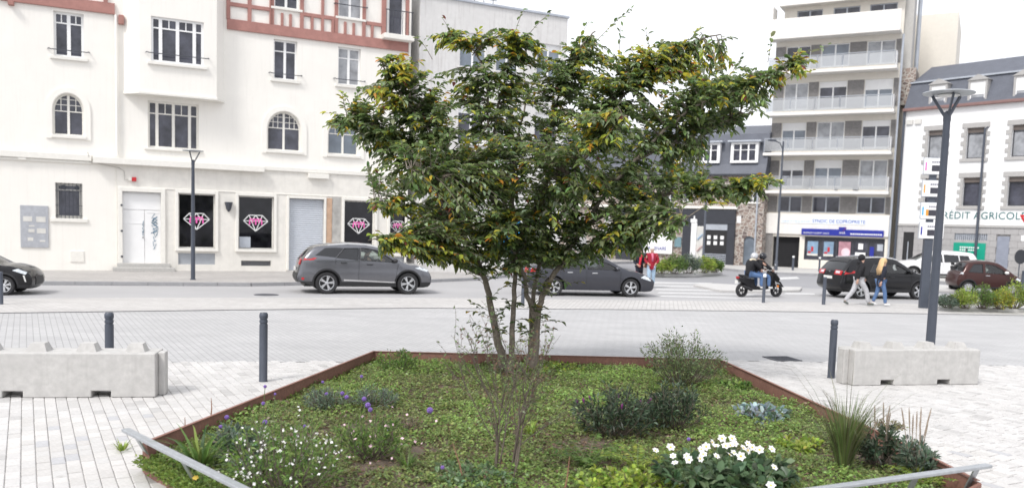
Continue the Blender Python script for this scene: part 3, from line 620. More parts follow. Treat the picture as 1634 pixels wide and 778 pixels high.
# ================================================================== STONE HOUSE WITH SLATE MANSARD (centre right)
A3, B3 = G(985, 413, .12), G(1220, 425, .12); F3 = Facade(A3, B3)
st = thing('stone_house', F3.A, F3.rz, 'rubble stone house with slate mansard roof and dark grey shopfront', 'building')
UA, UB = -6.5, F3(1216, 380)[0]; ZE = 6.5
R = F3.rect
f1 = R(1060, 297, 1077, 325); f1 = (f1[0], f1[1], 4.5, 5.85); f2 = R(1162, 298, 1172, 309); f3 = R(1193, 300, 1209, 325); f3 = (f3[0], f3[1], 4.55, 5.75)
f4 = (f1[0]-3.2, f1[0]-2.4, 4.5, 5.85); nic = R(1187, 378, 1202, 425); nic = (nic[0], nic[1], .15, 2.2); f5 = (f1[1]+.55, f1[1]+1.3, 4.5, 5.85)
mb = MB(); wall_grid(mb, UA, UB, 0, ZE, [f1, f2, f3, f4, f5, nic]); arch_fill(mb, nic, .001, .33); mb.box(UA, UB, .27, 9, 0, ZE-.01)
mb.add([(UA,0,0),(UA,.27,0),(UA,.27,ZE),(UA,0,ZE),(UB,0,0),(UB,.27,0),(UB,.27,ZE),(UB,0,ZE)], [(0,1,2,3),(4,5,6,7)]); mb.build('wall', MT['rubble'], st)
for r in (f1, f3, f4, f5): w = window(st, r, .12, 2, .3, 1, fw=.06); sill(w, r, h=.08)
w = window(st, f2, .12, 1, 0, 1, fw=.06); boxo('niche_door', MT['pane_blue'], st, nic[0], nic[1], .15, .2, nic[2], nic[3])
# mansard
mb = MB(); zr = 9.4; ins = 1.1
mb.add([(UA-.2,-.28,ZE),(UB+.02,-.28,ZE),(UB+.02,.12,ZE+.75),(UA-.2,.12,ZE+.75),(UB+.02,.55,zr),(UA-.2,.55,zr),(UB+.02,5,zr+1.1),(UA-.2,5,zr+1.1),(UB+.02,9,ZE),(UA-.2,9,ZE)],
       [(0,1,2,3),(3,2,4,5),(5,4,6,7),(7,6,8,9),(0,3,5,7,9),(1,2,4,6,8),(0,1,8,9)]); rf = mb.build('roof', MT['slate'], st)
for q in ((1170, 228, 1206, 257), (1112, 232, 1145, 258), (1072, 240, 1087, 262)):
    r = R(*q); r = (r[0], r[1], 7.42, 8.68); mb = MB(); mb.box(r[0]-.14, r[1]+.14, -.06, .7, r[2]-.1, r[2]-.002); mb.box(r[0]-.14, r[0]-.002, -.02, .7, r[2], r[3]); mb.box(r[1]+.002, r[1]+.14, -.02, .7, r[2], r[3]); mb.box(r[0]-.14, r[1]+.14, -.02, .7, r[3]+.002, r[3]+.08)
    d = mb.build('dormer', MT['pvc'], st); MB().box(r[0]-.35, r[1]+.35, -.22, 1.0, r[3]+.085, r[3]+.2).build('dormer_roof', MT['zinc'], d, bevel=.02)
    window(st, r, .0, 3 if q[0] > 1100 else 2, .36, 1, fw=.07, pane='pane'); 
boxo('gutter', MT['darkgrey'], st, UA-.2, UB, -.38, -.26, ZE-.1, ZE+.03)
sgl = R(1040, 337, 1173, 423); su0, su1 = F3(985, 380)[0], F3(1173, 380)[0]
boxo('shop_fascia', MT['darkgrey'], st, su0, su1, -.22, -.003, 3.0, 4.02, bevel=.02); boxo('cornice', MT['trim'], st, UA, su1+.1, -.28, -.003, 4.06, 4.25, bevel=.02)
de = R(1124, 378, 1161, 412)
boxo('shopfront_pier', MT['darkgrey'], st, F3(1161, 380)[0], su1, -.2, -.003, .1, 2.998); boxo('shopfront_pier', MT['darkgrey'], st, F3(1090, 380)[0], de[0], -.2, -.003, .1, 2.998); boxo('shopfront_pier', MT['darkgrey'], st, su0, F3(1040, 380)[0], -.2, -.003, .1, 2.998)
dm = boxo('entrance', MT['black'], st, de[0]+.002, F3(1161, 380)[0]-.002, -.12, -.003, .9, 2.55); boxo('entrance_shutter', MT['zinc'], st, de[0]+.002, F3(1161, 380)[0]-.002, -.16, -.003, 2.56, 2.99)
for i in range(3):
    for j in range(2): boxo('notice', MT['white'], dm, de[0]+.25+i*.48, de[0]+.5+i*.48, -.135, -.12, 1.5+j*.4, 1.76+j*.4)
mb = MB()
for k in range(6): mb.box(de[0]+.002, F3(1161, 380)[0]-.002, -.14, -.09, .14+k*.13, .20+k*.13)
mb.build('slatted_panel', MT['zinc'], st); boxo('entrance_base', MT['darkgrey'], st, de[0]+.002, F3(1161, 380)[0]-.002, -.088, -.003, .1, .899)
bn = R(1040, 366, 1074, 412); bo = boxo('banner', MT['white'], st, F3(1030, 380)[0], F3(1075, 380)[0], -.24, -.205, .7, 2.75); bo.location.y = -.02
sign_text('PARTENAIRE', bo, F3(1034, 380)[0], -.25, .95, .36, MT['navy'], width=1.55)
sg = R(1077, 378, 1087, 394); boxo('wall_plaque', M('grey_teal_plaque', (.16,.26,.30), .5), st, sg[0], sg[1], -.06, -.002, sg[2], sg[3])
boxo('house_number_plate', MT['white'], st, su1+.05, su1+.35, -.03, -.002, 3.1, 3.6)
MB().tube([(UB-.45, -.1, .15), (UB-.45, -.1, ZE-.1)], .06, 8).build('downpipe', MT['zinc'], st, smooth=True)
# ================================================================== BEIGE APARTMENT TOWER
A4, B4 = G(1218, 424, .12), G(1418, 434, .12); F4 = Facade(A4, B4); R = F4.rect
tw = thing('apartment_tower', F4.A, F4.rz, 'tall beige apartment block with glazed balconies above blue shop sign', 'building')
L4 = 8.05; ZP = 15.75
slabs = [5.42, 8.02, 10.72, 13.5]
def u4(px, py=300): return F4(px, py)[0]
ops = []; cw = []
fl = [(3.98, 5.08, 'pane'), (5.75, 7.55, 'pane_pale'), (8.35, 10.15, 'pane'), (11.05, 12.85, 'pane_pale'), (13.85, 15.35, 'pane_blue')]
wu = [(.72, 2.35), (3.05, 4.85), (5.95, 7.7)]
for i, (a, b, pm) in enumerate(fl):
    for j, (c, d) in enumerate(wu): ops.append((c, d, a, b)); cw.append((i, j, pm))
gar = (u4(1232, 400), u4(1275, 400), 0, 2.25); shp = (u4(1283, 400), u4(1411, 400), .72, 2.32)
mb = MB(); wall_grid(mb, 0, L4, 2.45, 3.9, []); wall_grid(mb, 0, L4, 0, 2.45, [gar, shp], rev=.4); mb.build('ground_floor_wall', MT['beige'], tw)
mb = MB(); wall_grid(mb, 0, L4, 3.9, ZP, ops, y=.1, rev=.2); mb.box(0, L4, .42, 14, 0, ZP-.01); mb.add([(0,.1,3.9),(0,.45,3.9),(0,.45,ZP),(0,.1,ZP),(L4,.1,3.9),(L4,.45,3.9),(L4,.45,ZP),(L4,.1,ZP)], [(0,1,2,3),(4,5,6,7)]); mb.build('wall', MT['beige'], tw)
# stone cladding between the windows: one panel each
for i, (a, b, pm) in enumerate(fl):
    for (c, d) in ((0, wu[0][0]), (wu[0][1], wu[1][0]), (wu[1][1], wu[2][0]), (wu[2][1], L4)):
        nrow = 4 if b-a > 1.3 else 3
        for r in range(nrow): z0 = a + (b-a)*r/nrow; boxo('stone_cladding', MT['greystone'], tw, c+.03, d-.03, .04 + .006*random.random(), .099, z0+.004, z0+(b-a)/nrow-.004)
for (i, j, pm), r in zip(cw, ops):
    big = i > 0
    w = window(tw, r, .2, 2, 0, 1, fw=.06, frame='zinc' if i == 0 else 'pvc', pane=('pane' if i == 0 else (['pane_pale', 'pane', 'pane_blue'][(i+j) % 3])), shut=([.22, .38, .3, .0][(i+j) % 4] if 0 < i < 4 else 0))
# balconies
for z in slabs:
    o = -1.0; b = MB().box(-.25, L4-.1, o, .098, z-.2, z).build('balcony', MT['slabwhite'], tw, bevel=.015)
    n = 5
    for k in range(n+1): u = -.2 + (L4-.05)*k/n; MB().tube([(u, o+.08, z), (u, o+.08, z+.95)], .022, 6).build('railing_post', MT['zinc'], b)
    MB().tube([(-.2, o+.08, z+.95), (L4-.25, o+.08, z+.95)], .026, 6).build('handrail', MT['zinc'], b)
    for k in range(n): u = -.2 + (L4-.05)*k/n; boxo('railing_panel', MT['railglass'], b, u+.04, u+(L4-.05)/n-.04, o+.07, o+.09, z+.09, z+.88)
    boxo('railing_panel', MT['white'], b, L4-.2, L4-.17, o+.1, .06, z+.05, z+.95)
    for k in range(3):
        u = random.uniform(.4, L4-.8); pot = MB().lathe([(.10, 0), (.14, .26), (.12, .26)], 10, (u, -.5, z)).build('flower_pot', MT['offwhite'], b) if z < 8 else None
# top: parapet of the set-back storey
boxo('parapet', MT['slabwhite'], tw, -.25, L4-.05, -.95, -.75, 15.7, 17.05, bevel=.02)
boxo('terrace_floor', MT['slabwhite'], tw, -.25, L4-.05, -.749, .099, 15.7, 15.88); boxo('privacy_screen', MT['slabwhite'], tw, -.22, -.14, -.7, .55, 15.9, 18.0)
top = [(1.2, 2.9, 16.6, 17.85), (3.6, 5.3, 16.6, 17.85), (5.9, 7.6, 16.6, 17.85)]
mb = MB(); wall_grid(mb, .35, L4, ZP, 18.1, top, y=.6, rev=.2); mb.box(.35, L4, .82, 14, ZP+.01, 18.09); mb.build('top_storey_wall', MT['beige'], tw)
for r in top: window(tw, r, .7, 2, 0, 1, fw=.06, frame='zinc', pane='pane')
boxo('roof_fascia', MT['slabwhite'], tw, .1, L4+.02, -.1, 14, 18.1, 19.1, bevel=.03)
# side: chimneys and rear block
mb = MB(); mb.box(L4-.01, L4+.55, .9, 2.4, 11.5, 21.5); mb.build('chimney_stack', MT['concrete'], tw, bevel=.02)
mb = MB(); mb.box(L4-.01, L4+.42, 2.45, 4.2, 11.5, 21.5); mb.build('chimney_stack', MT['beige'], tw, bevel=.02)
MB().tube([(L4+.75, 2.6, 12.0), (L4+.75, 2.6, 21)], .13, 10).build('flue_pipe', MT['zinc'], tw, smooth=True)
mb = MB(); mb.box(L4-.3, L4+2.9, 8, 15, 0, 18.6); mb.build('rear_block', MT['beige'], tw); boxo('chimney_base', MT['rubble'], tw, L4-.01, L4+.9, .88, 3.6, 11.2, 13.6)
MB().tube([(L4+.08, -.12, .15), (L4+.08, -.12, 15.6)], .07, 8).build('downpipe', MT['zinc'], tw, smooth=True)
# ground floor
boxo('garage_recess', M('garage_shade', (.012,.012,.014), .9), tw, gar[0], gar[1], .36, .4, 0, gar[3]); boxo('stone_pier', MT['greystone'], tw, 0, gar[0]-.01, -.05, -.002, .1, 2.44)  # near-black panel paints in the shade inside the garage opening
boxo('fascia_edge', MT['slabwhite'], tw, 0, L4, -.14, -.002, 2.45, 3.86, bevel=.01)
nz = [u4(p, 400) for p in (1283, 1309, 1334, 1360, 1385, 1411)]
for k in range(5):
    r = (nz[k], nz[k+1], shp[2], shp[3]-.2); w = window(tw, r, .1, 1, 0, 1, fw=.05, frame='darkgrey', pane='pane', name='shop_window')
    a, b = r[0]+.2, r[1]-.18
    if k < 2:
        p = boxo('poster', M('poster_blue', (.20,.30,.42), .5, var=.3, vs=2), w, a, b, .06, .075, 1.0, 2.0); boxo('poster_figure', MT['red'], p, a+.25, a+.4, .052, .058, 1.3, 1.62); boxo('poster_figure', MT['red'], p, a+.05, a+.25, .052, .058, 1.18, 1.3); boxo('poster_caption', MT['offwhite'], p, a, b, .052, .058, 1.0, 1.15)
    elif k == 2: p = boxo('poster', M('poster_pink', (.42,.22,.26), .5, var=.3, vs=2.5), w, a-.05, b+.05, .06, .075, .95, 2.05); MB().blob(((a+b)/2+.08, .062, 1.32), (.3, .012, .3), 12, 8).build('poster_figure', M('poster_pale_pink', (.72,.55,.60), .6), p)
    elif k == 3: boxo('notice', MT['white'], w, a+.15, b-.15, .06, .075, 1.55, 1.95); boxo('notice', MT['white'], w, a-.02, b+.02, .06, .075, 1.0, 1.35)
    else: boxo('door_panel', MT['navy'], w, r[0]+.1, r[0]+.36, .06, .075, .85, 1.75); boxo('notice', MT['zinc'], w, r[0]+.55, r[1]-.1, .06, .075, 1.5, 1.95)
boxo('shop_transom', MT['darkgrey'], tw, shp[0], shp[1], .08, .16, shp[3]-.198, shp[3])
sb = boxo('shop_sign', MT['navy'], tw, u4(1280, 370), u4(1411, 370), -.28, -.142, 2.42, 2.86, bevel=.01); uc = u4(1345, 370)
boxo('logo_square', MT['navy'], sb, uc-.24, uc+.24, -.30, -.282, 2.52, 3.02); MB().bar((uc+.02, -.305, 2.72), (uc+.24, -.305, 3.0), .01, .05, up=(0,1,0)).build('logo_slash', MT['red'], sb)
sign_text('AXA', sb, uc-.20, -.31, 2.56, .22, MT['white'], width=.40); sign_text('ASSURANCES  PLACEMENT  BANQUE', sb, u4(1283, 370), -.29, 2.52, .15, MT['white'], width=1.7)
mb = MB(); x = u4(1358, 370)
while x < u4(1408, 370): wv = random.uniform(.06, .14); mb.box(x, x+wv, -.29, -.283, 2.53, 2.62); x += wv + .035
mb.build('small_lettering', MT['white'], sb)
s0 = u4(1247, 350); s1_ = u4(1382, 350); sb = boxo('office_sign', M('pale_sign', (.74,.78,.82), .5), tw, s0, s1_, -.17, -.142, 3.2, 3.62)
sign_text('SYNDIC DE COPROPRIETE', sb, u4(1297, 350), -.18, 3.29, .32, M('sign_blue_letters', (.03,.09,.42), .5), width=u4(1381, 350)-u4(1297, 350))
mb = MB(); x = s0+.1
while x < u4(1293, 350): wv = random.uniform(.08, .2); mb.box(x, x+wv, -.178, -.171, 3.31, 3.38); x += wv + .05
mb.build('faded_lettering', M('faded_letters', (.5,.6,.72), .6), sb)

# ================================================================== WHITE BANK WITH GRANITE BASE (right edge)
A5, B5 = G(1418, 434, .12), G(1634, 448, .12); F5 = Facade(A5, B5); R = F5.rect
bk = thing('bank_building', F5.A, F5.rz, 'white rendered bank with granite window surrounds and slate mansard roof', 'building')
U0, U9 = .32, 14.5; ZE = 10.62
us = [F5(1480, 230)[0], F5(1542, 230)[0], F5(1614, 230)[0]]; us = [us[0]+.02, us[1], us[2]]; us += [us[2]+2.75, us[2]+5.4]
ups = [(u, u+1.02, 7.42, 9.28) for u in us]; los = [(u, u+1.02, 4.52, 6.25) for u in us]
gf = [(.75+.1, 1.55, .15, 2.95), (4.1, 6.05, 2.3, 3.0), (6.6, 7.3, .15, 2.7)]
mb = MB(); wall_grid(mb, U0, U9, 3.3, ZE, ups + los); mb.box(U0, U9, .27, 10, 0, ZE-.01); mb.add([(U0,0,3.3),(U0,.27,3.3),(U0,.27,ZE),(U0,0,ZE)], [(0,1,2,3)]); mb.build('wall', MT['white'], bk)
wm = MT['darkgrey']
for r in ups + los:
    w = window(bk, r, .15, 1, .2, 1, fw=.06, frame='darkgrey', pane='pane' if r[2] < 6 else 'pane_pale')
    boxo('roller_box', M('brown_blind_box', (.12,.10,.09), .7) if 'bb' not in MT else MT['bb'], w, r[0], r[1], .08, .149, r[3]-.3, r[3])
    boxo('lintel', MT['quoin'], w, r[0]-.3, r[1]+.3, -.06, .02, r[3]+.002, r[3]+.3, bevel=.008); boxo('sill', MT['quoin'], w, r[0]-.32, r[1]+.32, -.1, .2, r[2]-.2, r[2]-.002, bevel=.008)
    h = (r[3]-r[2])/7
    for k in range(7):
        e = .34 if k % 2 else .17
        boxo('quoin', MT['quoin'], w, r[0]-e, r[0]-.001, -.05, .03, r[2]+k*h+.004, r[2]+(k+1)*h-.004); boxo('quoin', MT['quoin'], w, r[1]+.001, r[1]+e, -.05, .03, r[2]+k*h+.004, r[2]+(k+1)*h-.004)
# granite base, block by block
zc = np.linspace(.1, 3.2, 9)
mb = MB(); mb.box(U0, U9, .05, .26, 0, 3.29); mb.build('base_backing', MT['joint'], bk)
for k in range(8):
    x = U0 - (.35 if k % 2 else 0)
    while x < 9.2:
        a, b = max(x, U0), x+.78; x += .78
        parts = [(a, b)]
        for g in gf:
            if g[2] < (zc[k]+zc[k+1])/2 < g[3]:
                nn = []
                for (p, q) in parts:
                    if q <= g[0] or p >= g[1]: nn.append((p, q))
                    else:
                        if p < g[0]: nn.append((p, g[0]))
                        if q > g[1]: nn.append((g[1], q))
                parts = nn
        for p, q in parts:
            if q-p > .06: boxo('granite_block', MT['granite'], bk, p+.006, q-.006, -.04, .05, zc[k]+.006, zc[k+1]-.006)
boxo('string_course', MT['quoin'], bk, U0, U9, -.1, .04, 3.205, 3.36, bevel=.01)
boxo('entrance_door', MT['black'], bk, gf[0][0], gf[0][1], .0, .049, .1, 2.95); boxo('entrance_frame', MT['zinc'], bk, gf[0][0]+.3, gf[0][0]+.36, -.02, -.001, .1, 2.2)
o = boxo('grille', MT['zinc'], bk, gf[1][0], gf[1][1], .02, .049, gf[1][2], gf[1][3])
for k in range(16): boxo('grille_bar', MT['iron'], o, gf[1][0]+.05+k*.12, gf[1][0]+.08+k*.12, .0, .019, gf[1][2], gf[1][3])
o = boxo('bank_panel', MT['green'], bk, 4.1, 6.0, -.09, -.041, .65, 2.25, bevel=.01)
mb = MB()
for z, n in ((1.92, 9), (1.76, 7)):
    for k in range(n): mb.box(4.5+k*.13, 4.59+k*.13, -.097, -.091, z, z+.09)
mb.box(4.75, 5.3, -.097, -.091, 1.25, 1.33); mb.bar((4.72, -.094, 1.2), (5.1, -.094, 1.55), .006, .09, up=(0,1,0)); mb.bar((5.1, -.094, 1.5), (5.32, -.094, 1.25), .006, .09, up=(0,1,0)); mb.build('panel_lettering', MT['white'], o)
boxo('grey_door', M('blue_grey_door', (.25,.27,.33), .5), bk, gf[2][0], gf[2][1], .0, .049, .1, 2.7)
sign_text('CRÉDIT AGRICOLE', bk, F5(1493, 346)[0], -.02, 3.72, .62, M('bank_letters', (.02,.13,.14), .5), width=F5(1634, 346)[0]+.08-F5(1493, 346)[0], space=1.05, name='bank_lettering')
boxo('gutter', M('brown_gutter', (.22,.13,.12), .6), bk, U0, U9, -.3, .05, ZE-.02, ZE+.16, bevel=.02)
mb = MB(); mb.add([(U0,-.1,ZE+.16),(U9,-.1,ZE+.16),(U9,.65,12.5),(U0,.65,12.5),(U9,3.2,13.9),(U0,3.2,13.9),(U9,10,10.6),(U0,10,10.6)], [(0,1,2,3),(3,2,4,5),(5,4,6,7),(0,3,5,7),(1,2,4,6),(0,1,6,7)]); mb.build('roof', MT['slate'], bk)
boxo('roof_flashing', MT['zinc'], bk, U0, U9, .5, .72, 12.46, 12.56)
for u in us:
    r = (u-.02, u+.86, 10.95, 12.05); mb = MB(); mb.box(r[0]-.12, r[0]-.002, -.02, .9, r[2]-.1, r[3]+.1); mb.box(r[1]+.002, r[1]+.12, -.02, .9, r[2]-.1, r[3]+.1); mb.box(r[0], r[1], -.02, .9, r[3]+.002, r[3]+.1); mb.box(r[0], r[1], -.02, .9, r[2]-.1, r[2]-.002)
    mb.prism([(r[0]-.2, r[3]+.105), (r[1]+.2, r[3]+.105), ((r[0]+r[1])/2, r[3]+.45)], -.08, 1.4); d = mb.build('dormer', MT['quoin'], bk); window(bk, r, .02, 1, 0, 1, fw=.06, pane='pane_pale', shut=.7)
for k in range(2): boxo('wall_box', MT['offwhite'], bk, .55+k*.55, .95+k*.55, -.12, -.002, 9.75, 10.05)
MB().tube([(U0+.06, -.1, .15), (U0+.06, -.1, ZE)], .08, 8).build('downpipe', MT['greymetal'], bk, smooth=True)
# ================================================================== CARS
def catmull(pts, n=5):
    out = []; P = [Vector((p[0], p[1])) for p in pts]
    for i in range(len(P)-1):
        p0, p1, p2, p3 = P[max(i-1, 0)], P[i], P[i+1], P[min(i+2, len(P)-1)]
        for k in range(n):
            t = k/n; out.append(.5*((2*p1)+(p2-p0)*t+(2*p0-5*p1+4*p2-p3)*t*t+(3*p1-p0-3*p2+p3)*t**3))
    out.append(P[-1]); return [(p.x, p.y) for p in out]
def pip(P, poly):
    x, y = P[:, 0], P[:, 1]; c = np.zeros(len(P), bool); n = len(poly)
    for i in range(n):
        x1, y1 = poly[i]; x2, y2 = poly[i-1]
        if y1 == y2: continue
        c ^= ((y1 > y) != (y2 > y)) & (x < (x2-x1)*(y-y1)/(y2-y1)+x1)
    return c
def dist_poly(P, line):
    d = np.full(len(P), 1e9)
    for a, b in zip(line[:-1], line[1:]):
        a = np.array(a); b = np.array(b); ab = b-a; t = np.clip(((P-a)@ab)/max(ab@ab, 1e-9), 0, 1); d = np.minimum(d, np.hypot(*(P-a-t[:, None]*ab).T))
    return d
def cdt(loops, pts, lines=()):
    V = []; E = []
    for lp in loops:
        b = len(V); V += [Vector(p) for p in lp]; E += [(b+i, b+(i+1) % len(lp)) for i in range(len(lp))]
    for ln in lines:
        b = len(V); V += [Vector(p) for p in ln]; E += [(b+i, b+i+1) for i in range(len(ln)-1)]
    V += [Vector(p) for p in pts]
    r = delaunay_2d_cdt(V, E, [], 0, 1e-5); return np.array([(v.x, v.y) for v in r[0]]), [tuple(f) for f in r[2]]
class Car:
    def __init__(s, top, W, wheels, wr, sill, belt, roof, tum=.17, rnd=.10, n=5, round_=.55):
        s.n = n; s.top = catmull(top, n); s.W = W; s.wx = wheels; s.wr = wr; s.sill = sill; s.belt = belt; s.roof = roof; s.tum = tum; s.rnd = rnd
        xs = [p[0] for p in s.top]; s.x0, s.x1 = min(xs), max(xs); ar = wr + .055; s.ar = ar
        bot = []; zc = wr
        for x in sorted(wheels, reverse=True):
            a0 = math.asin(max(-1, min(1, (sill-zc)/ar))); 
            bot += [(x+ar*math.cos(a), zc+ar*math.sin(a)) for a in np.linspace(a0, math.pi-a0, 13)]
        s.out = s.top + bot; s.round_ = round_
    def hw(s, P):
        P = np.atleast_2d(P); x, z = P[:, 0], P[:, 1]; q = np.abs((x-(s.x0+s.x1)/2)/((s.x1-s.x0)/2)); w = s.W/2*(1-.13*q**5)
        zz = np.clip((z-s.belt)/(s.roof-s.belt), 0, 1.1); w = w - s.tum*s.W/2*1.45*zz**1.25 - .035*np.clip((.62-z)/.4, 0, 1)**2 + .012*np.exp(-((z-.62)/.12)**2)
        d = dist_poly(P, s.top); k = np.clip(1-d/s.rnd, 0, 1); return w - s.rnd*s.round_*(1-np.sqrt(np.maximum(0, 1-k*k)))*1.0
    def side(s, poly, holes=(), off=0., grid=.09, y_in=0.):
        xs = [p[0] for p in poly]; zs = [p[1] for p in poly]
        gx, gz = np.meshgrid(np.arange(min(xs)+grid/2, max(xs), grid), np.arange(min(zs)+grid/2, max(zs), grid)); P = np.c_[gx.ravel(), gz.ravel()]
        if poly is s.out:
            t = np.array(s.top); nn = np.gradient(t, axis=0); nn = np.c_[nn[:, 1], -nn[:, 0]]/np.maximum(1e-6, np.hypot(*nn.T))[:, None]
            P = np.r_[P] if len(P) else P; ring = np.concatenate([t+nn*d for d in (.012, .03, .06)]); P = np.r_[P[dist_poly(P, s.top) > .085], ring]
        keep = pip(P, poly)
        for h in holes: keep &= ~pip(P, h)
        loops_ = [list(poly)+[poly[0]]] + [list(h)+[h[0]] for h in holes]
        for l in loops_: keep &= dist_poly(P, l) > .009
        V, T = cdt([poly]+list(holes), P[keep], getattr(s, 'lines', ()) if poly is s.out else ()); C = np.array([V[list(t)].mean(0) for t in T]); ok = pip(C, poly)
        for h in holes: ok &= ~pip(C, h)
        T = [t for t, k in zip(T, ok) if k]; y = s.hw(V)+off; return V, y, T
    def side_obj(s, name, mat, par, poly, holes=(), off=0., grid=.12, sides=(-1, 1), split=None, smooth='all'):
        V, y, T = s.side(poly, holes, off, grid); obs = []
        for sg in sides:
            v = [(a, sg*b, c) for (a, c), b in zip(V, y)]
            if split is None: obs.append(MB().add(v, T).build(name, mat, par, smooth=smooth))
            else:
                C = np.array([V[list(t)].mean(0) for t in T]); k = split(C); m1 = [t for t, q in zip(T, k) if not q]; m2 = [t for t, q in zip(T, k) if q]
                yield_ = (v, m1, m2); obs.append(yield_)
        return obs
    def strip(s, i0, i1, t0=-1, t1=1, nt=9, off=0.):
        idx = range(i0, i1+1); ts = np.linspace(t0, t1, nt); t = np.array(s.top); nn = np.gradient(t, axis=0); nn = np.c_[-nn[:, 1], nn[:, 0]]/np.maximum(1e-6, np.hypot(*nn.T))[:, None]; h = s.hw(t); v = []; f = []
        for i in idx:
            for q in ts: b = .05*(1-q*q)+off; v.append((t[i, 0]+nn[i, 0]*b, h[i]*q, t[i, 1]+nn[i, 1]*b))
        for a in range(len(idx)-1):
            for k in range(nt-1): f.append((a*nt+k, a*nt+k+1, (a+1)*nt+k+1, (a+1)*nt+k))
        return v, f
def wheel_meshes(r, spokes, w=.21, dark=False):
    ty = MB().lathe([(r*.66, -w/2+.01), (r*.9, -w/2), (r*.985, -w*.33), (r, 0), (r*.985, w*.33), (r*.9, w/2), (r*.66, w/2-.01)], 32, axis='y', caps=False).mesh('tyre', MT['rubber'], 50)
    rm = MB(); a = r*.67; b = r*.62
    rm.lathe([(a, -.06), (a+.012, w/2-.012), (b, w/2-.02), (b, -.06)], 28, axis='y', caps=False)
    for k in range(spokes):
        t = 2*math.pi*k/spokes; c, s_ = math.cos(t), math.sin(t)
        for dt in (-.13, .13): t2 = t+dt; rm.bar((c*r*.10, w/2-.035, s_*r*.10), (math.cos(t2)*b, w/2-.03, math.sin(t2)*b), .034, .03, up=(0,1,0))
    rm.lathe([(r*.15, w/2-.05), (r*.15, w/2-.02), (r*.06, w/2-.012)], 12, axis='y')
    rme = rm.mesh('rim', MT['alloy']); dk = MB().lathe([(r*.63, -.03), (r*.63, 0.0), (r*.3, .01)], 20, axis='y').mesh('brake_disc', MT['black'])
    return ty, rme, dk
def make_car(name, loc, rz, label, S, paint, scale=1., group='cars in the street'):
    root = thing(name, loc, rz, label, 'car', group); root.scale = (scale,)*3; C = S['car']; n = C.n; hl = [w[0] for w in S['win']]
    pm = paint; clad = S.get('clad', 0); ar = C.ar
    C.lines = []
    if clad:
        zl = C.sill+clad; rr = ar+.055; cuts = []
        for x in sorted(C.wx):
            a0 = math.asin((zl-C.wr)/rr) if zl > C.wr else math.asin((zl-C.wr)/rr); C.lines.append([(x+rr*math.cos(a), C.wr+rr*math.sin(a)) for a in np.linspace(a0, math.pi-a0, 15)]); cuts.append((x-rr*math.cos(a0), x+rr*math.cos(a0)))
        C.lines += [[(C.x0+.12, zl), (cuts[0][0], zl)], [(cuts[0][1], zl), (cuts[1][0], zl)], [(cuts[1][1], zl), (C.x1-.12, zl)]]
    def split(P):
        k = P[:, 1] < C.sill+clad
        for x in C.wx: k |= (np.hypot(P[:, 0]-x, P[:, 1]-C.wr) < ar+(.055 if clad else .0))
        return k
    body = MB(); cl = MB()
    for v, m1, m2 in C.side_obj('x', None, None, C.out, hl, split=split): body.add(v, m1); cl.add(v, m2)
    g = S['glass']; segs = []; last = 0
    for (a, b) in g:                                   # windscreen / rear window: index ranges on the upper outline
        segs.append((last, a*n, 'b')); segs.append((a*n, b*n, 'g')); last = b*n
    segs.append((last, len(C.top)-1, 'b'))
    for a, b, k in segs:
        if b <= a: continue
        if k == 'b': v, f = C.strip(a, b); body.add(v, f)
        else:
            for t0, t1 in ((-1, -.88), (.88, 1)): v, f = C.strip(a, b, t0, t1, 3); body.add(v, f)
            v, f = C.strip(a, b, -.88, .88, 9, -.004); MB().add(v, f).build('windscreen' if a > len(C.top)*.45 else 'rear_window', MT[S.get('gm', 'carglass') if a > len(C.top)*.45 else 'tint'], root, smooth='all')
    body.build('body', pm, root, smooth=55)
    if cl.f: cl.build('cladding', MT['black'] if clad else pm, root, smooth=55)
    for poly, gm in S['win']:
        for o in C.side_obj('side_window', MT[gm], root, poly, off=-.012, grid=.2): pass
        for sg in (-1, 1):
            P = np.array(poly+[poly[0]]); y = C.hw(P)+.004; MB().tube([(a, sg*b, c) for (a, c), b in zip(P, y)], .012, 4, caps=False).build('window_seal', MT['black'], root)
    for nm, mt, poly in S.get('patch', []):
        for o in C.side_obj(nm, MT[mt], root, poly, off=.008, grid=.1): pass
    for nm, mt, a, b, t0, t1 in S.get('spatch', []):
        for q in ((t0, t1), (-t1, -t0)) if t0 > 0 else ((t0, t1),): v, f = C.strip(a, b, q[0], q[1], 5, .012); MB().add(v, f).build(nm, MT[mt], root, smooth='all')
    for x in S.get('seams', []):                       # door gaps
        for sg in (-1, 1):
            P = np.array([x[0](t) if callable(x) else (x[0]+(x[2]-x[0])*t, x[1]+(x[3]-x[1])*t) for t in np.linspace(0, 1, 7)]); y = C.hw(P)+.001; MB().tube([(a, sg*b, c) for (a, c), b in zip(P, y)], .006, 4).build('door_gap', MT['black'], root)
    for (x, z) in S.get('handles', []):
        for sg in (-1, 1): y = float(C.hw((x, z))[0]); MB().box(x-.1, x+.1, min(sg*(y-.005), sg*(y+.035)), max(sg*(y-.005), sg*(y+.035)), z-.018, z+.018).build('door_handle', MT[S.get('hm', 'black')], root, bevel=.008)
    if 'mirror' in S:
        x, z = S['mirror']
        for sg in (-1, 1): y = float(C.hw((x, z))[0]); MB().blob((x, sg*(y+.12), z+.03), (.09, .12, .075), 10, 7).build('wing_mirror', pm if not S.get('mm') else MT[S['mm']], root, smooth='all')
    if 'rails' in S:
        P = np.array(S['rails'])
        for sg in (-1, 1): y = C.hw(P)-.0; MB().tube([(a, sg*b, c) for (a, c), b in zip(P, y)], .026, 6).build('roof_rail', MT['chrome'], root, smooth=True)
    for x, z, yy, d in S.get('plates', []): MB().box(x-.012*d, x+.012*d+.001, -.26, .26, z-.055, z+.055).build('number_plate', MT['plate'], root) if d else None
